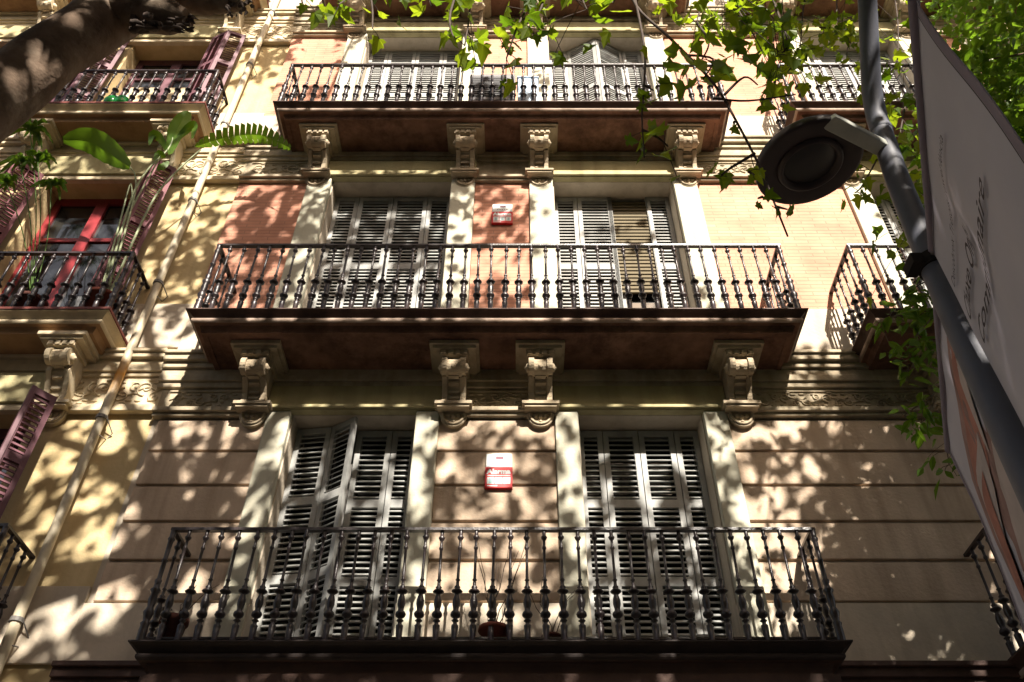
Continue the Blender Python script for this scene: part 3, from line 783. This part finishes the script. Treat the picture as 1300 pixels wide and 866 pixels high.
# ------------------------------------------------------------------ leaves
LOBES = [(0, 0), (.16, -.10), (.42, -.02), (.30, .16), (.54, .36), (.27, .42), (.20, .62), (0, .98), (-.20, .62), (-.27, .42), (-.54, .36), (-.30, .16), (-.42, -.02), (-.16, -.10)]
SIMPLE = [(0, -.05), (.40, .02), (.50, .38), (.18, .55), (0, .95), (-.18, .55), (-.50, .38), (-.40, .02)]
LANCE = [(0, 0), (.15, .15), (.23, .40), (.15, .70), (0, 1.0), (-.15, .70), (-.23, .40), (-.15, .15)]
def leaves(mb, P, S, shape=LOBES, droop=.5, updir=None, spread=1.0, m=0):
    """leaf blades with a fold along the midrib; P positions, S sizes"""
    n = len(shape)
    for p, s in zip(P, S):
        az = random.uniform(0, 2 * math.pi)
        tip = Vector((math.cos(az), math.sin(az), -droop + random.gauss(0, .45 * spread))).normalized()
        nr = Vector((random.gauss(0, .5 * spread), random.gauss(0, .5 * spread), 1.0)); nr = (nr - tip * nr.dot(tip)).normalized()
        sd = tip.cross(nr); cup = random.uniform(.1, .45)
        cv = random.uniform(-.05, .45); jx = random.uniform(.8, 1.15)
        vs = [Vector(p) + (sd * x * jx * random.uniform(.88, 1.12) + tip * y * random.uniform(.93, 1.07) + nr * (abs(x) * cup - cv * y * y + random.gauss(0, .025))) * s for x, y in shape]
        if shape is SIMPLE or shape is LANCE:
            h = n // 2
            mb.add(vs, [tuple(range(0, h + 1)), tuple([h] + list(range(h + 1, n)) + [0])], m)
        else:
            mb.add(vs, [(0, 1, 2, 3), (0, 3, 4, 5), (0, 5, 6, 7), (7, 8, 9, 0), (9, 10, 11, 0), (11, 12, 13, 0)], m)

# ------------------------------------------------------------------ trees
# share of sunlight that reaches the facade at (X, Z): what the crowns must leave open
def lit(X, Z):
    v = .40
    if Z > 9.6: v = .90 if X > -2.7 else .60
    elif Z > 5.7:
        if X > 2.0: v = .97
        elif X > .3: v = .84
        elif X > -.9: v = .50
        elif X > -2.4: v = .30
        elif X > -3.5: v = .36
        else: v = .46
    else:
        if X > 3.0: v = .03
        elif X > 2.4: v = .14
        elif X > .4: v = .46
        elif X > -1.0: v = .40
        elif X > -2.4: v = .40
        elif X > -3.4: v = .40
        else: v = .52
    if X < -4.4: v = .24 if Z < 9.3 else .46
    if Z < 2.75:
        v = -.6 if X > -2.7 else -.12
        if .22 < Z < 1.55 and -2.7 < X < 1.6: v = 1.2
        if Z < .85 and X > .45: v = -.6
    return v
def thr(X, Z):
    n = noise.fractal(Vector((X * 1.15 + 3.1, Z * 1.15 - 1.7, .3)), .65, 2.1, 5)       # about -1..1
    return .5 + .62 * n

crownA, crownC = MB(), MB()
S = -SDIR
clA, clC = [], []
cnt = 0
step = .20
gx = -9.0
while gx < 8.5:
    gz = -2.6
    while gz < 15.0:
        X, Z = gx + random.uniform(0, step), gz + random.uniform(0, step)
        L = (lit(X, Z) + lit(X + .35, Z) + lit(X - .35, Z) + lit(X, Z + .35) + lit(X, Z - .35)) / 5
        v = thr(X, Z)
        if v > L:
            tmin = max((14.2 - Z) / 2.21, 0) + 1.1
            dense = min(1.0, .35 + (v - L) * 5)
            nl = 2 if random.random() < dense else 1
            if X > 1.9 and Z < 5.3: nl = 1 if random.random() < .93 else 0
            if L < -.3: nl = 4
            elif L < .22: nl += 1
            for _ in range(nl):
                t_ = tmin + random.random() ** 1.3 * (4.5 if X > 1.6 else 7.5) + (0 if X > 1.6 else 1.0)
                p = Vector((X, 0, Z)) + S * t_
                (clC if X > -.6 else clA).append(p)
        gz += step
    gx += step
for cl, cr in ((clA, crownA), (clC, crownC)):
    P = []; Sz = []
    for p in cl:
        for q in range(3):
            P.append(p + Vector((random.gauss(0, .13), random.gauss(0, .13), random.gauss(0, .13)))); Sz.append(random.uniform(.13, .21))
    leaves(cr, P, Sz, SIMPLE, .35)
print('canopy clumps', len(clA), len(clC))

treeA = thing('plane_tree', 'mottled plane tree whose thick dark limb crosses the upper left corner', 'tree', (-3.35, -4.5, GZ))
treeC = thing('plane_tree', 'plane tree whose bright leafy sprays and thin twig hang over the top centre', 'tree', (4.6, -9.2, GZ))
treeB = thing('plane_tree', 'plane tree with a dense dark crown behind the banner at the right', 'tree', (7.0, -3.6, GZ))

def spine(pts, n=6):
    out = []
    for i in range(len(pts) - 1):
        p0 = Vector(pts[max(i - 1, 0)]); p1 = Vector(pts[i]); p2 = Vector(pts[i + 1]); p3 = Vector(pts[min(i + 2, len(pts) - 1)])
        for k in range(n):
            t = k / n
            out.append(.5 * ((2 * p1) + (p2 - p0) * t + (2 * p0 - 5 * p1 + 4 * p2 - p3) * t * t + (3 * p1 - p0 - 3 * p2 + p3) * t ** 3))
    out.append(Vector(pts[-1])); return out
def limb(mb, pts, r0, r1, n=12, jag=.10):
    sp = spine(pts); L = len(sp) - 1
    mb.tube(sp, [r0 + (r1 - r0) * (i / L) for i in range(L + 1)], n, 0, jag)
    return sp

# tree A: leaning trunk, the limb seen overhead, and boughs through its crown
tk = MB()
LY = -4.19
q1, q2, q3 = at(-70, 178, LY), at(72, 66, LY), at(185, -22, LY)
sp_ = spine([(-3.45, -4.5, GZ - .1), (-3.15, -4.35, .5), (q1.x - .16, LY - .02, 2.3), q1, q2, q3, (q3.x + .5, -4.5, 6.6), (q3.x + 1.0, -5.2, 8.4)], 8)
tk.tube(sp_, [np.interp(i, [0, 16, 24, 32, 40, 48, 56], [.25, .19, .165, .155, .175, .14, .12]) for i in range(len(sp_))], 32, 0, .10)
sb = at(214, 24, LY)
tk.tube([q2.lerp(q3, .55), at(190, 12, LY - .03), at(215, 20, LY - .05), at(236, 22, LY - .05)], [.13, .125, .10, .05], 18, 0, .35)
for k in range(60):
    a = at(random.uniform(172, 246), random.uniform(18, 40) , LY - random.uniform(.02, .10))
    tk.tube([a + Vector((-.03, 0, .01)), a, a + Vector((random.uniform(.0, .045), random.uniform(-.02, .02), random.uniform(-.035, .01)))], [.012, random.uniform(.012, .022), .003], 5, 1, .7)
tk.tube([q3, at(262, 2, LY - .05), at(292, 2, LY - .1), at(306, 8, LY - .1)], [.12, .07, .055, .03], 14, 0, .4)
for k in range(26):
    a = at(random.uniform(286, 322), random.uniform(-2, 22), LY - .12)
    tk.tube([a, a + Vector((random.uniform(-.01, .03), 0, random.uniform(-.05, .0)))], [.016, .003], 5, 1, .7)
fork = Vector((q3.x + 1.0, -5.2, 8.4))
random.seed(5)
for tgt in random.sample(clA, 16):
    mid = fork.lerp(tgt, .5) + Vector((random.gauss(0, .3), random.gauss(0, .3), .4))
    limb(tk, [fork + Vector((0, 0, -.05)), mid, tgt], .075, .015, 7, .1)
limb(tk, [(-3.1, -4.35, .5), (-3.6, -5.2, 3.2), (-3.0, -6.3, 7.0), (-2.2, -7.0, 10.5)], .17, .05, 10, .1)
tk.build('trunk', [M['bark'], M['twig']], treeA)

# tree C: behind the camera, its boughs reach over it
tc = MB()
limb(tc, [(4.6, -9.2, GZ - .1), (4.7, -9.1, 2.5), (4.3, -8.6, 6.0), (3.6, -8.0, 9.5), (3.2, -7.4, 13.0)], .24, .08, 14, .1)
fork = Vector((4.3, -8.6, 6.0))
random.seed(9)
for tgt in random.sample(clC, 16):
    st_ = Vector((3.6, -8.0, 9.5)); mid = st_.lerp(tgt, .5) + Vector((random.gauss(0, .3), random.gauss(0, .3), .4))
    limb(tc, [st_, mid, tgt], .06, .012, 7, .1)
tc.build('trunk', M['bark'], treeC)

# sprays seen against the facade -------------------------------------------------
random.seed(21)
def spray(twmb, lfmb, pts, r0, nl, size, spread, shape=LOBES, droop=.8, jitter=.5):
    """a twig through image points (x, y, depth plane) with leaves on short stalks around it"""
    pp = spine([at(*p) for p in pts], 5); L = len(pp) - 1
    twmb.tube(pp, [r0 * (1 - .7 * i / L) + .0015 for i in range(L + 1)], 6)
    P = []; Sz = []
    for k in range(nl):
        i = min(L, int((k + random.random()) / nl * (L + 1)))
        o = Vector((random.gauss(0, spread), random.gauss(0, spread * 1.2), random.gauss(-.03, spread)))
        P.append(pp[i] + o); Sz.append(size * random.uniform(.65, 1.2))
        if random.random() < .6: twmb.tube([pp[i], pp[i] + o * .6 + Vector((0, 0, .01)), pp[i] + o], .0022, 4)
    leaves(lfmb, P, [k * (.84 if shape is LOBES else 1) for k in Sz], shape, droop, spread=1.0)
sA, lA, sC, lC = MB(), MB(), MB(), MB()
d = -4.3
for pts, nl, sz, spd in [
    ([(365, -60, d), (378, -15, d), (384, 4, d)], 8, .12, .05),
    ([(430, -70, d), (468, -10, d), (473, 36, d)], 8, .115, .045),
    ([(410, -60, d), (440, -10, d + .1), (430, 6, d)], 16, .12, .07),
    ([(500, -70, d), (508, -20, d), (515, 8, d)], 14, .12, .07),
    ([(540, -70, d), (540, -20, d), (548, 8, d)], 14, .12, .07),
    ([(560, -80, d), (595, -10, d), (590, 58, d)], 26, .12, .06),
    ([(600, -60, d), (572, 15, d), (577, 52, d)], 10, .12, .045),
    ([(650, -80, d), (672, -10, d), (655, 38, d), (643, 74, d)], 28, .115, .055),
    ([(690, -60, d), (690, 0, d), (672, 35, d)], 22, .12, .07),
    ([(730, -60, d), (735, -15, d), (745, 12, d)], 24, .125, .085),
    ([(780, -60, d), (770, -25, d), (778, 4, d)], 14, .125, .07)]:
    spray(sA, lA, pts, .008, nl, sz, spd)
# the long bare twig and its few leaves
spray(sC, lC, [(790, -40, d), (808, 8, d), (850, 48, d), (905, 105, d), (938, 160, d), (966, 215, d), (980, 250, d), (1000, 300, d)], .0075, 0, .1, .1)
for pts, nl, sz, spd in [
    ([(870, 70, d), (905, 75, d), (893, 100, d)], 9, .15, .07),
    ([(920, 120, d), (945, 98, d), (962, 108, d)], 0, .1, .05),
    ([(885, 30, d), (900, 55, d), (885, 85, d)], 4, .13, .05),
    ([(802, -20, d), (818, 60, d), (817, 118, d), (815, 150, d), (818, 200, d)], 3, .10, .03),
    ([(817, 108, d), (830, 115, d)], 4, .10, .03), ([(840, 100, d), (866, 112, d)], 6, .12, .04),
    ([(815, 165, d), (835, 175, d), (848, 186, d)], 8, .12, .04),
    ([(932, 155, d), (932, 158, d)], 1, .08, .01),
    ([(958, 195, d), (925, 215, d), (915, 224, d)], 4, .10, .03), ([(950, 218, d), (958, 222, d)], 2, .07, .02),
    ([(968, 250, d), (962, 252, d)], 2, .07, .02), ([(984, 262, d), (1000, 266, d)], 3, .08, .02),
    ([(905, 125, d), (950, 128, d), (1010, 120, d)], 0, .1, .02),
    ([(900, -70, d), (930, 0, d), (955, 40, d)], 62, .115, .10),
    ([(960, -60, d), (985, 10, d), (1000, 55, d), (985, 72, d)], 70, .11, .09),
    ([(1030, -60, -3.4), (1020, 10, -3.4), (1015, 60, -3.4), (1000, 92, -3.4)], 70, .13, .11),
    ([(1070, -60, -3.3), (1062, 20, -3.3), (1080, 55, -3.3)], 46, .13, .11),
    ([(880, -70, d), (890, -5, d), (885, 25, d)], 28, .115, .075),
    ([(1040, 35, -3.3), (1075, 40, -3.3), (1075, 70, -3.3)], 22, .12, .07),
    ([(990, -90, -3.6), (960, -20, -3.6), (930, 25, -3.6)], 46, .12, .12),
    ([(840, -60, d), (836, -15, d), (842, 2, d)], 7, .12, .05)]:
    spray(sC, lC, pts, .006, nl, sz, spd)
# foliage around and behind the mast
for pts, nl, sz, spd in [
    ([(1130, -40, -3.2), (1140, 30, -3.2), (1138, 100, -3.2)], 36, .13, .12), ([(1110, 30, -3.2), (1100, 90, -3.2), (1098, 120, -3.2)], 12, .13, .06),
    ([(1150, 130, -2.9), (1140, 200, -2.9), (1150, 300, -2.9)], 40, .12, .14), ([(1120, 190, -2.9), (1095, 235, -2.9), (1085, 245, -2.9)], 14, .11, .06)]:
    spray(sC, lC, pts, .006, nl, sz, spd)
tw = sA.build('twigs', M['twig'], treeA); tw = sC.build('twigs', M['twig'], treeC)
base = len(crownA.v)
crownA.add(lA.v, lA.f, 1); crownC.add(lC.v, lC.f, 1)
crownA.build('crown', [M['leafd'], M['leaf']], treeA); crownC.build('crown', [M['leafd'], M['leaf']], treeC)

# tree B: the dark crown at the right and low shoots beside the banner
random.seed(33)
tb, lb = MB(), MB()
sp = limb(tb, [(7.0, -3.6, GZ - .1), (6.9, -3.6, 2.5), (6.4, -3.3, 5.0), (5.8, -2.9, 7.2), (5.3, -2.6, 9.0)], .2, .06, 14, .1)
P = []; Sz = []
def clump(c, rr, n, sz):
    for _ in range(n):
        v = Vector((random.gauss(0, 1), random.gauss(0, 1), random.gauss(0, .8))); v = v / max(v.length, .01) * random.random() ** .45
        P.append(Vector(c) + v * rr); Sz.append(sz * random.uniform(.7, 1.25))
for k in range(230):
    ix = random.uniform(1195, 1420); iy = random.uniform(-150, 310); Y = random.uniform(-3.0, -1.3)
    c = at(ix, iy, Y)
    if c.x + .3 * Y < 4.7 and 5.6 < c.z + .9 * Y < 9.4: continue
    clump(c, random.uniform(.25, .45), 66, .092)
    if k % 9 == 0: limb(tb, [sp[15], sp[15].lerp(c, .55) + Vector((0, 0, .25)), c], .035, .008, 6, .1)
leaves(lb, P, Sz, SIMPLE, .5)
# shoots hanging beside the banner, lanceolate leaflets
for pts, nl, sz in [
    ([(1215, 330, -2.0), (1180, 370, -2.0), (1140, 400, -2.0), (1118, 410, -2.0)], 66, .128), ([(1220, 350, -2.0), (1190, 395, -2.0), (1160, 430, -2.0), (1150, 450, -2.0)], 60, .128),
    ([(1225, 360, -1.9), (1200, 420, -1.9), (1172, 450, -1.9), (1145, 468, -1.9)], 51, .121), ([(1215, 340, -2.1), (1170, 360, -2.1), (1150, 375, -2.1)], 39, .121),
    ([(1225, 400, -1.9), (1200, 470, -1.9), (1180, 520, -1.9), (1165, 545, -1.9)], 39, .121), ([(1215, 500, -1.9), (1200, 540, -1.9), (1205, 590, -1.9)], 45, .114),
    ([(1215, 480, -1.8), (1165, 515, -1.8), (1145, 530, -1.8)], 15, .121)]:
    spray(tb, lb, pts, .006, nl, sz, .055, LANCE, .5)
limb(tb, [sp[9], (5.2, -2.4, 4.8), at(1215, 335, -2.0)], .03, .008, 6)
limb(tb, [(5.2, -2.4, 4.8), (3.9, -2.0, 4.5), at(1225, 470, -1.9)], .02, .006, 6)
tb.build('trunk', M['bark'], treeB); lb.build('crown', M['leafp'], treeB)

# ------------------------------------------------------------------ plants on the left middle balcony
random.seed(4)
bx = at(150, 330, -.38).x
t = thing('strelitzia', 'tall broad leaved plant rising from the left middle balcony', 'plant', (bx, -.36, zl))
MB().lathe([(1e-4, 0), (.13, 0), (.17, .3), (.185, .3), (.185, .34), (.15, .34), (1e-4, .31)], 16, (bx, -.33, zl)).build('pot', M['pot'], t)
sm, lf = MB(), MB()
def blade(mb, pts, wd, lobes=0, fold=.25):
    """a long leaf along a spine; lobes > 0 cuts the margin into fingers"""
    sp = spine(pts, 6); L = len(sp) - 1
    for s_ in (-1, 1):
        if not lobes:
            vs = []
            for i in range(L + 1):
                dr = (sp[min(i + 1, L)] - sp[max(i - 1, 0)]).normalized(); sd = dr.cross(Vector((0, .45, .89))).normalized() * s_
                w_ = wd * math.sin(math.pi * min(max(i / L, .03), .97)) ** .6
                vs += [sp[i], sp[i] + sd * w_ * .55 + Vector((0, 0, fold * w_ * .8)), sp[i] + sd * w_ + Vector((0, 0, fold * w_ * .7 + .008 * math.sin(i * 2.4)))]
            fs = []
            for i in range(L):
                for q in (0, 1): k = i * 3 + q; fs.append((k, k + 3, k + 4, k + 1))
            mb.add(vs, fs, 0, True); continue
        for i in range(L):
            a, b = sp[i], sp[i + 1]; dr = (b - a).normalized(); sd = dr.cross(Vector((0, .45, .89))).normalized() * s_
            def wv(u): return wd * math.sin(math.pi * min(max(u, 0.02), .98)) ** .6
            up = Vector((0, 0, 1)) * fold
            w0, w1 = wv(i / L), wv((i + 1) / L)
            if lobes: w1 *= .8; b2 = a.lerp(b, .72)
            else: b2 = b
            mb.add([a, b, b2 + (sd + up) * w1 + (dr * .03 if lobes else Vector()), a + (sd + up) * w0 + (dr * .03 if lobes else Vector())], [(0, 1, 2, 3) if s_ > 0 else (3, 2, 1, 0)])
b0 = Vector((bx, -.33, zl + .32))
for pts, r in [([b0, at(172, 240, -.42), at(213, 190, -.5), at(220, 172, -.52)], .016), ([b0 + Vector((.03, 0, 0)), at(168, 260, -.40), at(172, 225, -.45), at(163, 210, -.5)], .014),
               ([b0 + Vector((.05, 0, 0)), at(190, 262, -.42), at(222, 220, -.5), at(255, 190, -.55)], .016), ([b0 - Vector((.04, 0, 0)), at(150, 290, -.4), at(165, 235, -.42), at(168, 250, -.42)], .012),
               ([b0, at(150, 300, -.36), at(200, 205, -.45), at(207, 195, -.45)], .013)]:
    sp_ = spine(pts, 6); sm.tube(sp_, [r * (1 - .5 * i / (len(sp_) - 1)) for i in range(len(sp_))], 7)
blade(lf, [at(165, 212, -.52), at(140, 195, -.55), at(112, 180, -.6), at(80, 178, -.62)], .17)
blade(lf, [at(216, 196, -.5), at(222, 172, -.53), at(230, 155, -.57), at(240, 142, -.60)], .115)
blade(lf, [at(222, 180, -.5), at(238, 164, -.55), at(247, 160, -.58), at(244, 176, -.60)], .055)
blade(lf, [at(212, 192, -.5), at(203, 176, -.53), at(194, 172, -.56), at(190, 184, -.58)], .06)
blade(lf, [at(210, 200, -.5), at(202, 196, -.53), at(196, 204, -.56)], .045)
blade(lf, [at(214, 205, -.5), at(206, 212, -.53), at(199, 214, -.56)], .04)
blade(lf, [at(247, 186, -.55), at(290, 174, -.6), at(332, 172, -.6), at(368, 188, -.58)], .13, lobes=1)
sm.build('stems', M['stem'], t); lf.build('leaves', M['leafp'], t)
# strap leaved plant further left
q = at(40, 380, -.36)
t = thing('potted_plant', 'strap leaved plant at the far left of the left middle balcony', 'potted plant', (q.x, -.34, zl))
MB().lathe([(1e-4, 0), (.12, 0), (.15, .26), (.165, .26), (.165, .3), (.13, .3), (1e-4, .27)], 14, (q.x, -.33, zl)).build('pot', M['dpot'], t)
sm, lf = MB(), MB(); b0 = Vector((q.x, -.33, zl + .28))
for (cx, cy, n, sz) in ((38, 165, 26, .34), (25, 205, 20, .26), (48, 205, 16, .26), (65, 235, 14, .22), (8, 232, 18, .22)):
    c = at(cx, cy, -.5); sm.tube(spine([b0, b0.lerp(c, .5) + Vector((0, .06, .1)), c]), .006, 6)
    for k in range(n):
        a = random.uniform(0, 6.28); e = random.uniform(-.2, .9); d_ = Vector((math.cos(a) * math.cos(e), math.sin(a) * math.cos(e) * .7, math.sin(e))); L = sz * random.uniform(.6, 1.1)
        blade(lf, [c, c + d_ * L * .5 + Vector((0, 0, .03)), c + d_ * L + Vector((0, 0, -.16 * L / .3))], .022)
sm.build('stems', M['leafp'], t); lf.build('leaves', M['leafp'], t)

# ------------------------------------------------------------------ street lamp and banners
OX, OY, OZ = 1.909, -3.84, 3.02
AX, AY = .377, .926
t = thing('street_lamp', 'dark grey street lamp mast with a round flat lamp head at the right', 'street lamp', (OX, OY, GZ))
ms = MB()
ms.lathe([(.14, GZ), (.14, GZ + .05), (.10, GZ + .08), (.092, GZ + .10)], 24, (OX - .03, OY, 0))
pts = spine([(OX - .03, OY, GZ + .1), (OX - .03, OY, 1.2), (OX - .015, OY, 2.5), (OX + .02, OY, 3.5), (OX + .075, OY, 4.1)], 6)
ang = 0; p = pts[-1].copy()
for k in range(12):
    ang = min(R(37), ang + R(9)); p = p + Vector((.008 if k < 2 else 0, -math.sin(ang), math.cos(ang))) * .10; pts.append(p.copy())
for k in range(8): p = p + Vector((0, -math.sin(ang), math.cos(ang))) * .25; pts.append(p.copy())
ms.tube(pts, [float(np.interp(q.z, [-1.5, 0, 1.9, 3.2, 4.1, 6.5], [.088, .086, .074, .062, .056, .042])) for q in pts], 24)
ms.lathe([(.057, 4.07), (.060, 4.075), (.060, 4.10), (.057, 4.105)], 24, (OX + .075, OY, 0))
mast = ms.build('mast', M['mast'], t)
# lamp head
LC = Vector((1.572, -3.75, 3.93)); TM = Euler((R(4), R(-7), 0)).to_matrix()
hd = MB()
hd.lathe([(1e-4, .06), (.12, .06), (.24, .045), (.282, .028), (.291, .015), (.292, -.018), (.286, -.026), (.27, -.028), (.19, -.030), (.178, -.024)], 48, LC, 0, TM)
head = hd.build('lamp_head', M['lamp'], t)
MB().lathe([(.178, -.026), (.172, -.046), (.158, -.05), (.148, -.036), (.14, -.02)], 40, LC, 0, TM).build('ring', M['lamp'], head)
MB().lathe([(.142, -.018), (.10, -.030), (.05, -.036), (1e-4, -.038)], 40, LC, 0, TM).build('lens', M['lens'], head)
ar = MB()
ca = at(1050, 153, -4.02)
ar.hull([Vector((OX + .05, OY, 3.90)) + Vector(v) for v in ((0, -.045, .03), (0, .045, .03), (0, .045, -.03), (0, -.045, -.03))][::-1],
        [ca + Vector(v) for v in ((.035, -.035, .018), (-.035, .03, .018), (-.035, .03, -.018), (.035, -.035, -.018))][::-1])
cb = LC + Vector((-.02, -.20, -.025))
ar.hull([ca + Vector(v) for v in ((.036, -.036, .017), (-.036, .03, .017), (-.036, .03, -.019), (.036, -.036, -.019))][::-1],
        [cb + Vector(v) for v in ((.03, .0, .012), (-.03, .0, .012), (-.03, .0, -.012), (.03, .0, -.012))][::-1])
ar.build('lamp_arm', M['armp'], t, bevel=.008)
def bdir(u, v, n=0.0): return Vector((OX + AX * u - AY * n, OY + AY * u + AX * n, OZ - v))
rod = MB(); rod.tube([bdir(-1.39, .035), bdir(-.06, .035)], .012, 10).tube([bdir(.06, .035), bdir(1.56, .035)], .012, 10)
rod.tube([bdir(-1.39, 2.7), bdir(-.06, 2.7)], .012, 10).tube([bdir(.06, 2.7), bdir(1.56, 2.7)], .012, 10)
rod.build('banner_arm', M['steel'], t)
for zc in (OZ - .035, OZ - 2.7):
    cl = MB(); cl.lathe([(.066, zc - .035), (.078, zc - .035), (.078, zc + .035), (.066, zc + .035)], 20, (OX, OY, 0), smooth=False)
    cl.box(OX - .12, OX - .07, OY - .05, OY + .05, zc - .03, zc + .03)
    cl.build('clamp', M['dark'], t)

def disp(u, v, ph):
    f_ = min(1, max(0, v - .06) / .5)
    return f_ * (.010 * math.sin(u * 8 + v * 2.2 + ph) + .006 * math.sin(u * 15 - v * 3.1 + ph * 2)) + .012 * noise.noise(Vector((u * 2.5, v * 2.0, ph)))
def banner(name, label, u0, u1, ph, art):
    t = thing(name, label, 'banner', bdir((u0 + u1) / 2, .03))
    NU, NV, H = 90, 130, 2.72
    def pt(u, v, n=0.0): return bdir(u, v, n + disp(u, v, ph))
    m = MB(); vs = []; fs = []
    for j in range(NV + 1):
        for i in range(NU + 1): vs.append(pt(u0 + (u1 - u0) * i / NU, H * j / NV))
    for j in range(NV):
        for i in range(NU): k = j * (NU + 1) + i; fs.append((k, k + 1, k + NU + 2, k + NU + 1))
    m.add(vs, fs, 0, True); m.build('cloth', M['banner'], t)
    h = MB()
    # rod pocket (a flattened sleeve round the arm), seam and outer hem
    hp = []
    for i in range(25):
        u = u0 + (u1 - u0) * i / 24
        hp.append(bdir(u, .035))
    h.tube(hp, .021, 10)
    h.build('rod_sleeve', M['hem'], t)
    g = MB()
    def strip(ua, ub, va, vb, mi, nu=12, nv=30, off=.003):
        vv = []; ff = []
        for j in range(nv + 1):
            for i in range(nu + 1): vv.append(pt(ua + (ub - ua) * i / nu, va + (vb - va) * j / nv, off))
        for j in range(nv):
            for i in range(nu): k = j * (nu + 1) + i; ff.append((k, k + 1, k + nu + 2, k + nu + 1))
        g.add(vv, ff, mi, True)
    strip(u0, u1, .068, .076, 1, 40, 1)
    uo = u0 if abs(u0) > abs(u1) else u1; s_ = -1 if uo < 0 else 1
    strip(uo - s_ * .05, uo - s_ * .001, .08, 2.7, 2, 2, 40)
    strip(uo - s_ * .056, uo - s_ * .050, .08, 2.7, 1, 1, 40, .0035)
    art(g, pt, strip)
    g.build('print', [M['banner'], M['ink'], M['hem'], ART['red'], ART['pale'], ART['brown']], t)
ART = dict(red=mat('print red', (.34, .15, .12), .8, .35, 4.0), pale=mat('print pale', (.42, .365, .36), .8, .15, 5.0), brown=mat('print brown', (.26, .16, .15), .8, .35, 5.0))
def put_text(g, pt, txt, size, u_left, v_base, width, shear, bold=0.0):
    # seen from the pavement side the text runs from the mast outwards (towards -u)
    vs, fs = text_geo(txt, size, shear, 1.0, bold); mx = max(v.x for v in vs); k = width / mx
    g.add([pt(u_left - v.x * k, v_base - v.y, .013) for v in vs], fs, 1)
def art_text(g, pt, strip):
    put_text(g, pt, 'Descobreix Tresors i excel\u00b7l\u00e8ncia', .062, -.17, .355, .80, .25)
    put_text(g, pt, 'Chaxe Only', .125, -.17, .565, .52, .45, .0012)
    put_text(g, pt, 'Communaire', .105, -.22, .745, .84, .45, .001)
def art_pic(g, pt, strip):
    # blurred red and pale figure shapes of the printed picture
    def poly(pts, mi, off):
        c = (sum(p[0] for p in pts) / len(pts), sum(p[1] for p in pts) / len(pts))
        n = len(pts); ring = []
        for i in range(n):
            a, b = pts[i], pts[(i + 1) % n]
            for q in range(4): ring.append((a[0] + (b[0] - a[0]) * q / 4, a[1] + (b[1] - a[1]) * q / 4))
        vs = [pt(c[0], c[1], off)]; fs = []
        for sc_ in (.5, 1): vs += [pt(c[0] + (u - c[0]) * sc_, c[1] + (v - c[1]) * sc_, off) for u, v in ring]
        N = len(ring)
        for i in range(N):
            j = (i + 1) % N; fs += [(0, 1 + i, 1 + j), (1 + i, 1 + N + i, 1 + N + j, 1 + j)]
        g.add(vs, fs, mi, True)
    poly([(.16, .14), (.60, .20), (.95, .32), (1.18, .46), (1.30, .75), (1.32, 1.2), (1.28, 1.9), (.8, 2.0), (.2, 2.0)], 5, .003)
    poly([(.30, .24), (.62, .26), (.92, .42), (1.12, .56), (1.05, .75), (.8, .70), (.5, .5)], 3, .006)
    poly([(.7, .50), (1.02, .58), (1.2, .78), (1.22, 1.1), (1.0, 1.0), (.8, .75)], 4, .009)
    poly([(.85, .62), (1.08, .70), (1.25, 1.0), (1.22, 1.5), (1.05, 1.3), (.95, .95)], 3, .012)
    poly([(.25, .30), (.45, .38), (.62, .62), (.55, .72), (.35, .5)], 4, .009)
    poly([(.4, .75), (.7, .85), (.9, 1.2), (.7, 1.6), (.45, 1.2)], 4, .0095)
    poly([(1.08, 1.15), (1.17, 1.25), (1.15, 1.7), (1.02, 1.6)], 4, .015)
banner('banner', 'grey banner with dark slanted lettering on the near side of the lamp mast', -1.36, -.10, 1.3, art_text)
banner('banner', 'banner with a reddish printed picture on the far side of the lamp mast', .10, 1.54, 4.1, art_pic)
